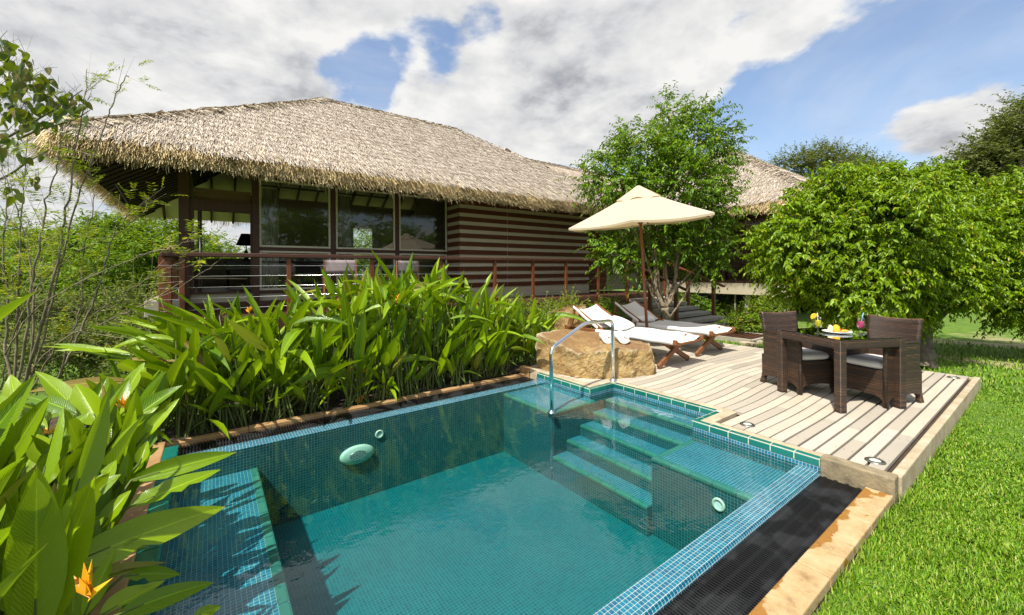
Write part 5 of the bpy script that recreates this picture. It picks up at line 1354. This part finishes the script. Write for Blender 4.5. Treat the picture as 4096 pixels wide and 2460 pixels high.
# left: trees beyond the terrace, seen past and under the eaves
for L_, f, lab, tb in (([(430, 985, 100), (330, 1015, 90), (470, 1090, 120), (300, 1110, 100), (400, 930, 45), (360, 1170, 90)], 15, 'feathery green tree left of the house, standing in front of its row', (400, 1300)),
                       ([(570, 955, 90), (680, 965, 85), (610, 1060, 105), (700, 1085, 90), (540, 1130, 90), (640, 1160, 80)], 16, 'feathery green tree right under the far tip of the house eave', (620, 1300)),
                       ([(110, 1020, 95), (20, 1060, 110), (200, 1070, 100), (90, 1130, 120), (210, 1160, 100), (-40, 960, 80)], 17, 'feathery green tree at the left edge behind the bare stems', (100, 1300)),
                       ([(820, 1000, 70), (880, 1040, 60), (950, 1080, 50), (800, 1080, 80), (900, 1110, 70), (1010, 1085, 45)], 22, 'leafy tree seen through the open doorway of the house', (860, 1250)),
                       ([(1400, 1010, 70), (1460, 980, 70), (1500, 1040, 60), (1430, 1080, 80), (1350, 1060, 60), (1270, 1060, 70), (1160, 1060, 80)], 24, 'bright leafy tree seen through the back window of the house', (1440, 1250))):
    bl = px_blobs(L_, f, 1.2)
    tree('background_tree', lab, 'tree', pt(*tb, f), [[pt(tb[0], tb[1], f), pt(tb[0] + 5, tb[1] - 90, f), pt(tb[0] - 8, tb[1] - 190, f)]], [(.16, .07)], bl, 1300 if f < 20 else 800, 12, .20, .06, 'leaf_far', 'bark_grey', group='trees left of and behind the house', droop=.35, shell=.45, twig=.75, rise=.3)
for x, y, r, f, lab in ((250, 1270, 105, 11, 'scrubby bush with grey twigs left of the terrace, upper left one'), (470, 1250, 120, 11.5, 'scrubby tangled bush with grey twigs beside the terrace corner post'), (640, 1330, 85, 10.5, 'scrubby bush with grey twigs under the concrete beam end'), (390, 1390, 105, 9.6, 'scrubby bush with yellowed twigs in the middle of the slope'),
                        (150, 1420, 110, 9, 'scrubby bush with dry twigs low by the left stems'), (40, 1280, 110, 10, 'scrubby bush with dry twigs at the left picture edge'), (560, 1460, 70, 9, 'small scrubby bush above the foreground leaves')):
    c = pt(x, y, f); bl = [(c + v3(rnd.uniform(-.4, .4), rnd.uniform(-.4, .4), rnd.uniform(-.25, .2)), r / F * f * rnd.uniform(.55, .85)) for _ in range(6)]
    t = thing('scrub_bush', lab, 'bush', c - v3(0, 0, r / F * f), group='scrub on the slope left of the house')
    V, Fc, P, E = crown_leaves(bl, 420, 7, .10, .04, twig=.45, droop=.25, shell=.25, rise=.3); mesh_np('foliage', V, Fc, MATS['leaf_scrub'], t)
    g0 = c - v3(0, 0, r / F * f * 1.0); Pt = np.tile(g0, (90, 1)) + rng.normal(0, .2, (90, 3)); Qt = c + sphere_dirs(90) * r / F * f * .95
    M = (Pt + Qt) / 2 + rng.normal(0, .12, Pt.shape); V1, F1 = join(twig_mesh(Pt, M, .012), twig_mesh(M, Qt, .009), twig_mesh(E - (E - P) * 1.4, E, .008)); mesh_np('twigs', V1, F1, MATS['twig_dry'], t)

# bare multi-stemmed tree with small yellowing leaves in front of the terrace
def thin_tree():
    f = 4.5; t = thing('wispy_tree', 'thin grey multi-stemmed tree with sparse yellow-green leaflets in front of the left terrace', 'tree', pt(60, 1620, f))
    S = [[(45, 1640), (70, 1340), (75, 1100), (82, 900), (95, 740), (110, 540)], [(60, 1620), (115, 1250), (150, 1000), (190, 800), (232, 640), (250, 500)], [(80, 1620), (165, 1300), (232, 1050), (262, 850), (300, 620), (335, 400), (348, 275)],
         [(90, 1620), (200, 1260), (255, 1000), (290, 850), (400, 560), (430, 470), (470, 360), (505, 303), (517, 305)], [(150, 1640), (250, 1480), (335, 1300), (398, 1150), (443, 950), (520, 850), (600, 790)],
         [(60, 1600), (20, 1400), (35, 1200), (10, 1000), (30, 820), (5, 640)], [(100, 1600), (240, 1350), (420, 1290), (600, 1205), (700, 1165), (790, 1100), (868, 1048)], [(20, 1420), (130, 1240), (350, 1110), (560, 1020), (700, 985), (778, 958)],
         [(210, 1580), (270, 1400), (330, 1210), (330, 1000), (380, 800), (350, 640)], [(0, 1560), (60, 1300), (170, 1120), (320, 1000), (480, 930), (560, 860)], [(120, 1500), (140, 1200), (105, 960), (60, 800), (20, 700)], [(30, 1560), (200, 1400), (480, 1180), (640, 1090), (740, 1040)]]
    R0 = [.016, .014, .016, .013, .014, .016, .008, .007, .010, .008, .011, .007]
    b = MB(); tw0, tw1 = [], []; lp, la = [], []
    for i, (s, r0) in enumerate(zip(S, R0)):
        fo = f + rnd.uniform(-.5, .5); pts = np.array([pt(x, y, fo + .05 * math.sin(j * 2 + i)) for j, (x, y) in enumerate(s)])
        k = np.linspace(0, len(pts) - 1, len(pts) * 6); q = np.stack([np.interp(k, range(len(pts)), pts[:, a]) for a in range(3)], 1)
        for _ in range(3): q[1:-1] = (q[:-2] + 2 * q[1:-1] + q[2:]) / 4
        q[1:-1] += rng.normal(0, .006, (len(q) - 2, 3))
        b.tube(q, np.linspace(r0, .003, len(q)), 7)
        for m in range(16 if i in (3, 4, 6, 7, 9, 11) else 34):                                            # side twigs
            u = rnd.uniform(.22, 1.0); a = q[int(u * (len(q) - 1))]; d = nrm(q[min(len(q) - 1, int(u * (len(q) - 1)) + 1)] - q[max(0, int(u * (len(q) - 1)) - 1)])
            d = nrm(d + rng.normal(0, .55, 3) + UP * .1); ln = rnd.uniform(.18, .55)
            e = a + d * ln; tw0.append(a); tw1.append(e)
            if rnd.random() < (.35 if i in (3, 4, 6, 7, 9, 11) else .62):
                for n in range(rnd.randint(2, 4)):
                    o = a + (e - a) * rnd.uniform(.4, 1.0); rd = nrm(d + rng.normal(0, .6, 3)); sd_ = nrm(np.cross(rd, UP) + 1e-3); ll = rnd.uniform(.08, .16)
                    tw0.append(o); tw1.append(o + rd * ll)
                    for z in range(10):
                        lp.append(o + rd * ll * (z // 2 + 1) / 5); la.append(nrm(sd_ * (1 if z % 2 else -1) + rd * .5 + rng.normal(0, .15, 3)))
    b.build('stems', MATS['bark_stem'], t, smooth=True)
    V, Fc = twig_mesh(np.array(tw0), np.array(tw1), .004); mesh_np('twigs', V, Fc, MATS['twig_dry'], t)
    n = len(lp); V, Fc = leaf_faces(np.array(lp), np.array(la), nrm(np.tile(UP, (n, 1)) + rng.normal(0, .4, (n, 3))), .040 + .028 * rng.random(n), .012 + .005 * rng.random(n), .1, .1)
    mesh_np('leaflets', V, Fc, MATS['leaf_yellow'], t)
thin_tree()
def broad_tree():
    f = 4.3; t = thing('broad_leaf_tree', 'broad-leaved branches with hanging heart-shaped leaves in the upper left corner', 'tree', pt(-420, 1500, f))
    b = MB(); st = [[(-420, 1500), (-380, 1100), (-300, 800), (-160, 560), (-20, 400)], [(-300, 800), (-120, 640), (80, 520), (230, 430), (330, 360)], [(-160, 560), (-60, 380), (20, 260), (60, 190)], [(-120, 640), (20, 580), (150, 520), (300, 480), (360, 440)], [(-300, 800), (-100, 760), (40, 700), (120, 640), (200, 600)]]
    tw0, tw1, lp = [], [], []
    for i, s in enumerate(st):
        pts = np.array([pt(x, y, f + .12 * i) for x, y in s]); k = np.linspace(0, len(pts) - 1, len(pts) * 5); q = np.stack([np.interp(k, range(len(pts)), pts[:, a]) for a in range(3)], 1)
        for _ in range(3): q[1:-1] = (q[:-2] + 2 * q[1:-1] + q[2:]) / 4
        b.tube(q, np.linspace(.06 if i == 0 else .02, .02 if i == 0 else .004, len(q)), 7)
    b.build('branches', MATS['bark_grey'], t, smooth=True)
    for (x, y, rx, ry, n) in ((60, 250, 70, 70, 26), (120, 300, 90, 60, 30), (60, 380, 110, 70, 46), (180, 370, 70, 60, 26), (230, 410, 70, 50, 26), (290, 390, 40, 40, 12), (330, 430, 30, 40, 8), (170, 470, 110, 40, 34), (60, 480, 90, 50, 26), (30, 570, 60, 50, 16), (110, 620, 60, 60, 6), (20, 180, 40, 40, 12), (20, 300, 60, 80, 26), (140, 700, 40, 40, 4), (60, 780, 40, 40, 4)):
        for _ in range(n):
            a = rnd.uniform(0, 6.28); k = math.sqrt(rnd.random()); c = pt(x + rx * k * math.cos(a), y + ry * k * math.sin(a), f + rnd.uniform(-.35, .5)); lp.append(c); tw0.append(c); tw1.append(c + v3(rnd.uniform(-.1, .1), rnd.uniform(-.1, .1), rnd.uniform(.04, .16)))
    Vt, Ft = twig_mesh(np.array(tw0), np.array(tw1), .004)
    n = len(lp); P = np.array(lp); A = nrm(rng.normal(0, .5, (n, 3)) - UP * .9); N = nrm(rng.normal(0, .8, (n, 3)) + UP * .3)
    V, Fc, uv = heli_blades(P, A, N, .062 + .038 * rng.random(n), .050 + .028 * rng.random(n), np.full(n, .25), np.full(n, .25), heart=True)
    mi = np.r_[np.zeros(len(Fc), int), np.ones(len(Ft), int)]; uv = np.concatenate([uv, np.zeros((len(Vt), 2))]); V, Fc = join((V, Fc), (Vt, Ft))
    mesh_np('leaves', V, Fc, [MATS['leaf_broad'], MATS['bark_grey']], t, uv=uv, smooth=True, mi=mi)

NTL, NSL = 11, 7
def heli_blades(P, A, N, L, W, fold, droop, heart=False, twist=None):
    n = len(P); A = nrm(A); S = nrm(np.cross(A, N)); N = np.cross(S, A)
    t = np.linspace(0, 1, NTL); s = np.linspace(-1, 1, NSL)
    prof = np.clip(np.sin(np.pi * t ** (.62 if heart else .74)), 0, 1) ** (.70 if heart else .85); prof[-1] = 0.0; prof[0] = .10
    T = t[None, :, None]; C = P[:, None, :] + A[:, None, :] * (L[:, None, None] * T) - UP * (droop[:, None, None] * L[:, None, None] * T ** 2.2)
    ww = W[:, None] * prof[None, :] / 2
    tear = np.ones((n, NTL, NSL))                                      # torn and nibbled margins
    for i in np.nonzero(rng.random(n) < (.0 if heart else .5))[0]:
        for _ in range(rng.integers(1, 4)):
            j = rng.integers(3, NTL - 1); sl = slice(0, 2) if rng.random() < .5 else slice(NSL - 2, NSL)
            tear[i, j, sl] *= rng.uniform(.45, .85)
    fa = fold[:, None] * (1 - .35 * t[None, :])
    rip = .03 * np.sin(t[None, :, None] * 21 + s[None, None, :] * 3 + np.arange(n)[:, None, None] * 1.3) * np.abs(s)[None, None, :]
    lat = tear * s[None, None, :] * np.cos(fa)[:, :, None] * ww[:, :, None]
    hgt = (np.abs(s)[None, None, :] ** 1.35 * np.sin(fa)[:, :, None] + rip) * ww[:, :, None]
    V = C[:, :, None, :] + S[:, None, None, :] * lat[..., None] + N[:, None, None, :] * hgt[..., None]
    base = (np.arange(n) * NTL * NSL)[:, None, None] + (np.arange(NTL - 1) * NSL)[None, :, None] + np.arange(NSL - 1)[None, None, :]
    Fc = np.stack([base, base + 1, base + NSL + 1, base + NSL], -1).reshape(-1, 4)
    uv = np.stack(np.broadcast_arrays(s[None, None, :], t[None, :, None], np.zeros((n, 1, 1)))[:2], -1).reshape(-1, 2)
    return V.reshape(-1, 3), Fc, uv
broad_tree()

def petals(P, size, up):
    n = 7; a = np.array([rnd.uniform(-1.1, 1.1) for _ in range(n)]); rt = nrm(np.cross(up, v3(*_f)) + 1e-4)
    A = nrm(up[None] * np.cos(a)[:, None] + rt[None] * np.sin(a)[:, None] + rng.normal(0, .25, (n, 3))); N = nrm(rng.normal(0, .4, (n, 3)) - v3(*_f) + UP * .5)
    V, Fc = leaf_faces(np.tile(P, (n, 1)) + rng.normal(0, size * .06, (n, 3)), A, N, size * (.6 + .5 * rng.random(n)), np.full(n, size * .2), .5, .1)
    return V, Fc
def clump(label, root, leaves, group, flowers=()):
    """leaves: list of (blade base, tip direction, normal, L, W, fold, droop)"""
    t = thing('heliconia_plant', label, 'plant', root, group=group)
    P, A, N, L, W, fo, dr = [np.array(c, float) for c in zip(*leaves)]
    V, Fc, uv = heli_blades(P, A, N, L, W, fo, dr); mesh_np('leaves', V, Fc, MATS['leaf_heli'], t, uv=uv, smooth=True)
    b = MB()
    for i in range(len(P)):
        r = v3(*root) + v3(rnd.uniform(-.16, .16), rnd.uniform(-.16, .16), 0); e = P[i]
        m = r + (e - r) * .55 + UP * .08 * np.linalg.norm(e - r); b.tube([r, m, e, e + nrm(A[i]) * L[i] * .25], [.010, .008, .006, .003], 5, cap=False)
    b.build('stems', MATS['stem_green'], t, smooth=True)
    for (c, sz) in flowers:
        V, Fc = petals(v3(*c), sz, UP); mesh_np('flower', V, Fc, MATS['petal'], t)
def top_of(y): return float(np.interp(y, [-.6, -.1, .5, 1.2, 2.0, 2.5, 3.2, 3.8, 4.4, 4.8], [.95, 1.22, 1.32, 1.48, 1.80, 1.72, 1.60, 1.28, 1.05, .88]))
def hedge():
    k = 0; spots = []
    for row, x in enumerate((-5.12, -5.55, -6.0)):
        for y in np.arange(-.45 + .1 * row, 4.75 if row else 3.75, .36): spots.append((x + rnd.uniform(-.09, .09), y + rnd.uniform(-.1, .1), row))
    fl = {tuple(q): None for q in ()}
    fpx = [(1360, 1235, 5.2), (1375, 1255, 5.2), (1590, 1200, 5.3), (1600, 1225, 5.3), (1760, 1230, 5.2), (2475 * .4 + 10, 1250, 4.9), (1460, 1490, 5.0), (1030, 1480, 4.6), (1435, 1610, 4.9), (1880, 1300, 5.5), (1870, 1180, 5.6)]
    fpts = [pt(*q) for q in fpx]
    for (x, y, row) in spots:
        top = top_of(y) * (1 if row == 1 else (.86 if row == 0 else .97)); g = -.06; lv = []
        nlf = 30 if row == 0 else 24
        for i in range(nlf):
            a = rnd.uniform(0, 6.283); el = R(rnd.choice([rnd.uniform(60, 85), rnd.uniform(48, 78), rnd.uniform(40, 65), rnd.uniform(5, 45)]))
            h = g + (top - g) * rnd.uniform(.05, 1.0) ** .85
            L = rnd.uniform(.48, .80) * (1 if h > .55 else .66); W = L * rnd.uniform(.16, .22)
            d = v3(math.cos(a) * math.cos(el), math.sin(a) * math.cos(el), math.sin(el))
            if row == 0 and rnd.random() < .45: d = nrm(d + v3(.6, 0, 0))
            bz = max(.12, h - L * d[2] * .8); rad = rnd.uniform(.02, .22)
            base = v3(x + math.cos(a) * rad, y + math.sin(a) * rad, bz)
            if base[0] > -4.90: base[0] = -4.90 - rnd.random() * .1
            nn = nrm(v3(-d[0], -d[1], 0) * (.6 if el > R(50) else -.1) + UP * .6 + rng.normal(0, .45, 3))
            lv.append((base, d, nn, L, W, R(rnd.uniform(14, 64)), rnd.uniform(.0, .12) + (.28 if el < R(38) else 0)))
        if y < .35:                                                   # the open end of the hedge fans out over the slope
            for _ in range(4):
                a = R(rnd.uniform(225, 300)); el = R(rnd.uniform(8, 50)); d = v3(math.cos(a) * math.cos(el), math.sin(a) * math.cos(el), math.sin(el)); L = rnd.uniform(.5, .8)
                lv.append((v3(x, y - .1, rnd.uniform(.35, .95)), d, nrm(UP + rng.normal(0, .35, 3)), L, L * .17, R(rnd.uniform(14, 50)), rnd.uniform(.02, .15)))
        fw_ = [(q, .11) for q in fpts if abs(q[1] - y) < .19 and abs(q[0] - x) < .21]
        clump('leafy heliconia plant in the tall hedge between the pool and the house', (x, y, g), lv, 'heliconia hedge beside the pool', fw_)
        k += 1
hedge()
def foreground():
    Z = lambda x, y, f: pt(x / 1.4, y / 1.4 + 1400, f)
    L = [(0, 700, 300, 215, 105, 2.0, 2.15), (440, 350, 185, 105, 75, 2.5, 2.6), (560, 420, 412, 170, 112, 2.4, 2.45), (590, 430, 628, 160, 80, 2.35, 2.4), (625, 340, 735, 142, 62, 2.5, 2.6), (680, 290, 818, 52, 66, 2.6, 2.75),
         (690, 430, 1040, 182, 84, 2.3, 2.5), (690, 480, 905, 300, 52, 2.2, 2.35), (760, 540, 1022, 250, 62, 2.2, 2.4), (330, 750, 660, 372, 92, 1.95, 2.1), (130, 870, 402, 468, 98, 1.8, 1.95), (290, 570, 520, 322, 84, 2.1, 2.25),
         (735, 730, 1325, 572, 92, 2.05, 2.35), (720, 880, 1240, 668, 96, 1.95, 2.25), (330, 1225, 1262, 878, 152, 1.62, 2.15), (350, 910, 682, 692, 100, 1.8, 1.95), (560, 1000, 750, 762, 86, 1.85, 1.95), (340, 1235, 20, 812, 150, 1.55, 1.6),
         (690, 1265, 1000, 1262, 66, 1.75, 1.95), (560, 1490, 925, 1290, 112, 1.55, 1.8), (640, 1490, 1188, 1308, 84, 1.55, 1.9), (1080, 1500, 1236, 1436, 50, 1.7, 1.85), (40, 420, -20, 240, 90, 2.2, 2.3), (190, 900, 372, 766, 62, 1.8, 1.9),
         (170, 1490, -10, 1165, 120, 1.45, 1.5), (350, 1320, 172, 1196, 110, 1.5, 1.55), (430, 360, 140, 258, 64, 2.35, 2.45), (300, 620, 420, 330, 70, 2.0, 2.1), (440, 860, 570, 510, 74, 1.9, 2.0), (620, 620, 780, 380, 60, 2.1, 2.2),
         (260, 1400, 400, 1160, 80, 1.5, 1.6), (60, 560, 250, 330, 70, 2.1, 2.2), (500, 620, 610, 380, 74, 2.05, 2.15), (430, 1130, 560, 930, 90, 1.72, 1.8), (820, 560, 880, 420, 44, 2.2, 2.3), (780, 640, 830, 500, 52, 2.15, 2.2), (60, 1180, 130, 880, 76, 1.6, 1.7), (470, 1490, 660, 1080, 80, 1.52, 1.68),
         (700, 760, 720, 560, 54, 2.05, 2.1), (230, 720, 330, 480, 66, 1.95, 2.05), (540, 800, 660, 600, 70, 1.9, 2.0), (260, 1000, 480, 800, 84, 1.75, 1.85), (600, 1120, 850, 960, 66, 1.75, 1.9), (90, 330, 60, 130, 66, 2.4, 2.5), (340, 300, 250, 180, 50, 2.6, 2.7), (520, 330, 610, 130, 60, 2.55, 2.65)]
    cl = {}
    for i, (bx, by, tx, ty, w, f0, f1) in enumerate(L):
        a, e = Z(bx, by, f0), Z(tx, ty, f1); d = e - a; ln = np.linalg.norm(d); W = w / 1.4 / F * (f0 + f1) / 2 * 1.28
        toc = nrm(v3(0, 0, CAMZ) - a); side = nrm(np.cross(d, toc)); rl = rnd.uniform(-.75, .75)
        nn = nrm(toc * math.cos(rl) + side * math.sin(rl) + UP * .55); dr = rnd.uniform(.03, .12)
        key = int(np.clip(round((f0 - 1.5) / .22), 0, 4)); cl.setdefault(key, []).append((a, d / ln + UP * dr, nn, ln, W, R(rnd.uniform(10, 40)), dr))
    fls = {0: [], 1: [], 2: [], 3: [], 4: []}
    names = ['nearest heliconia plant with an orange flower in the bottom left corner', 'foreground heliconia plant with a long leaf reaching over the pool', 'foreground heliconia plant with upright striped leaves at the left edge', 'foreground heliconia plant whose narrow leaves lean over the near pool coping', 'rear heliconia plant of the foreground clump, its leaf tips against the scrub']
    Fl = {0: [((500, 1390, 1.36), .12)], 2: [((28, 790, 1.9), .06), ((285, 470, 2.0), .05)], 3: [((700, 320, 2.3), .08)], 4: [((120, 300, 2.45), .07), ((85, 345, 2.4), .06)], 1: []}
    for key, lv in sorted(cl.items()):
        mx = np.mean([q[0][0] for q in lv]); root = v3(float(np.clip(mx, -4.2, -1.5)), -.75, -.08)
        g = len(lv); 
        for _ in range(16 + 4 * key):                                 # inner leaves deeper in the clump
            s = lv[rnd.randrange(g)]; o = v3(rnd.uniform(-.18, .1), rnd.uniform(-.42, -.05), rnd.uniform(-.30, -.05)); d = nrm(s[1] + rng.normal(0, .35, 3) + UP * .35)
            lv.append((s[0] + o, d, nrm(rng.normal(0, .6, 3) + UP * .7), s[3] * rnd.uniform(.5, .85), s[4] * rnd.uniform(.7, 1.0), R(rnd.uniform(10, 55)), rnd.uniform(.05, .25)))
        if key >= 2:
            for _ in range(14):                                       # the row of upright leaves along the coping that shades the near bench
                x = rnd.uniform(-3.9, -2.1); h = rnd.uniform(.45, .98); a = rnd.uniform(0, 6.28); el = R(rnd.uniform(45, 85)); d = v3(math.cos(a) * math.cos(el), math.sin(a) * math.cos(el) * .6 + .1, math.sin(el)); Lf = rnd.uniform(.45, .7)
                lv.append((v3(x, rnd.uniform(-.62, -.40), max(.12, h - Lf * d[2] * .9)), d, nrm(rng.normal(0, .6, 3) + UP * .5), Lf, Lf * .23, R(rnd.uniform(12, 45)), rnd.uniform(.05, .2)))
        clump(names[key], root, lv, 'foreground heliconia plants', [(Z(*c), s) for c, s in Fl[key]])
foreground()
def shade_clumps():          # unseen filler planting added left of the picture to shade the near bench
    for i, x in enumerate(np.arange(-4.3, -.9, .48)):
        y = min(-.72, -.30 * abs(x) - .12) - .05; lv = []; top = 1.32 if x > -3.1 else .78
        for _ in range(15):
            a = rnd.uniform(0, 6.283); el = R(rnd.uniform(35, 85)); d = v3(math.cos(a) * math.cos(el), math.sin(a) * math.cos(el) * .6, math.sin(el)); L = rnd.uniform(.6, .85)
            h = rnd.uniform(.35, 1.0) * top; bz = max(.15, h - L * d[2] * .8)
            lv.append((v3(x + rnd.uniform(-.2, .2), y + rnd.uniform(-.15, .1), bz), d, nrm(UP * .6 + rng.normal(0, .5, 3)), L, L * .23, R(rnd.uniform(12, 50)), rnd.uniform(.05, .2)))
        clump('unseen filler heliconia plant added outside the left picture edge for shade', (x, y, -.1), lv, 'unseen heliconia plants added to shade the pool bench')
shade_clumps()

# small bushes by the veranda and the steps
def bush(label, blobs, n, per, L, W, leaf, flowers=0, group='low bushes by the stilts'):
    c = np.mean([b_[0] for b_ in blobs], 0); t = thing('low_bush', label, 'bush', (c[0], c[1], -.15), group=group)
    V, Fc, P, E = crown_leaves(blobs, n, per, L, W, twig=.25, droop=.2, shell=.35, rise=.45); fo = mesh_np('foliage', V, Fc, MATS[leaf], t)
    g0 = np.tile(v3(c[0], c[1], -.15), (60, 1)); V1, F1 = join(twig_mesh(P, E, .006), twig_mesh(g0 + rng.normal(0, .12, (60, 3)) * v3(1, 1, 0), P[:60], .012)); mesh_np('twigs', V1, F1, MATS['twig_dry'], t)
    if flowers:
        Q, D, _ = blob_points(blobs, flowers, .9); V, Fc = leaf_faces(Q, sphere_dirs(flowers), sphere_dirs(flowers), np.full(flowers, .05), np.full(flowers, .045), .1, .1); mesh_np('flowers', V, Fc, MATS['petal'], fo)
bush('fine-leaved light green bush under the veranda edge behind the boulder', px_blobs([(2130, 1290, 55), (2200, 1265, 60), (2265, 1255, 50), (2300, 1275, 35), (2180, 1320, 45), (2090, 1260, 45), (2030, 1250, 40)], 8.6, .3), 900, 9, .05, .022, 'leaf_ficus_b')
bush('fine-leaved bush in the shade under the right part of the veranda', px_blobs([(2360, 1255, 40), (2430, 1240, 40), (2480, 1250, 30), (2400, 1275, 35)], 11.2, .3), 420, 9, .06, .026, 'leaf_ficus_b')
bush('lantana bush with small yellow flowers between the steps and the left wicker chair', px_blobs([(2930, 1285, 35), (2990, 1275, 45), (3050, 1250, 50), (3090, 1235, 45), (3010, 1315, 40), (3060, 1310, 40), (2950, 1320, 25)], 10.4, .3), 800, 9, .06, .028, 'leaf_ficus_b', 60)
bush('dark leafy ground cover under the second hut', px_blobs([(2780, 1230, 40), (2840, 1240, 40), (2900, 1250, 40), (2700, 1220, 40)], 15.5, .5), 420, 9, .10, .05, 'leaf_ficus')

# trees standing on the open side of the garden: the window wall mirrors them
for (x, y, s, lab) in ((11.0, 5.0, 2.6, 'broad tree on the open side of the garden, mirrored in the left window'), (13.0, 11.5, 2.9, 'broad tree on the open side of the garden, mirrored in the middle window'), (12.0, 18.5, 2.7, 'broad tree on the open side of the garden, mirrored in the right window')):
    c = v3(x, y, 4.0); bl = [(c + v3(*[rnd.uniform(-1, 1) * s * .75 for _ in range(2)], rnd.uniform(-.9, 1.1) * s * .6), s * rnd.uniform(.35, .6)) for _ in range(12)]
    tree('mirrored_tree', lab, 'tree', (x, y, -.15), [[v3(x, y, -.2), v3(x + .1, y, 1.2), v3(x, y + .1, 2.6)]], [(.22, .14)], bl, 900, 9, .22, .10, 'leaf_far', 'bark_grey', group='trees behind the viewer', droop=.4, shell=.5, twig=.6)
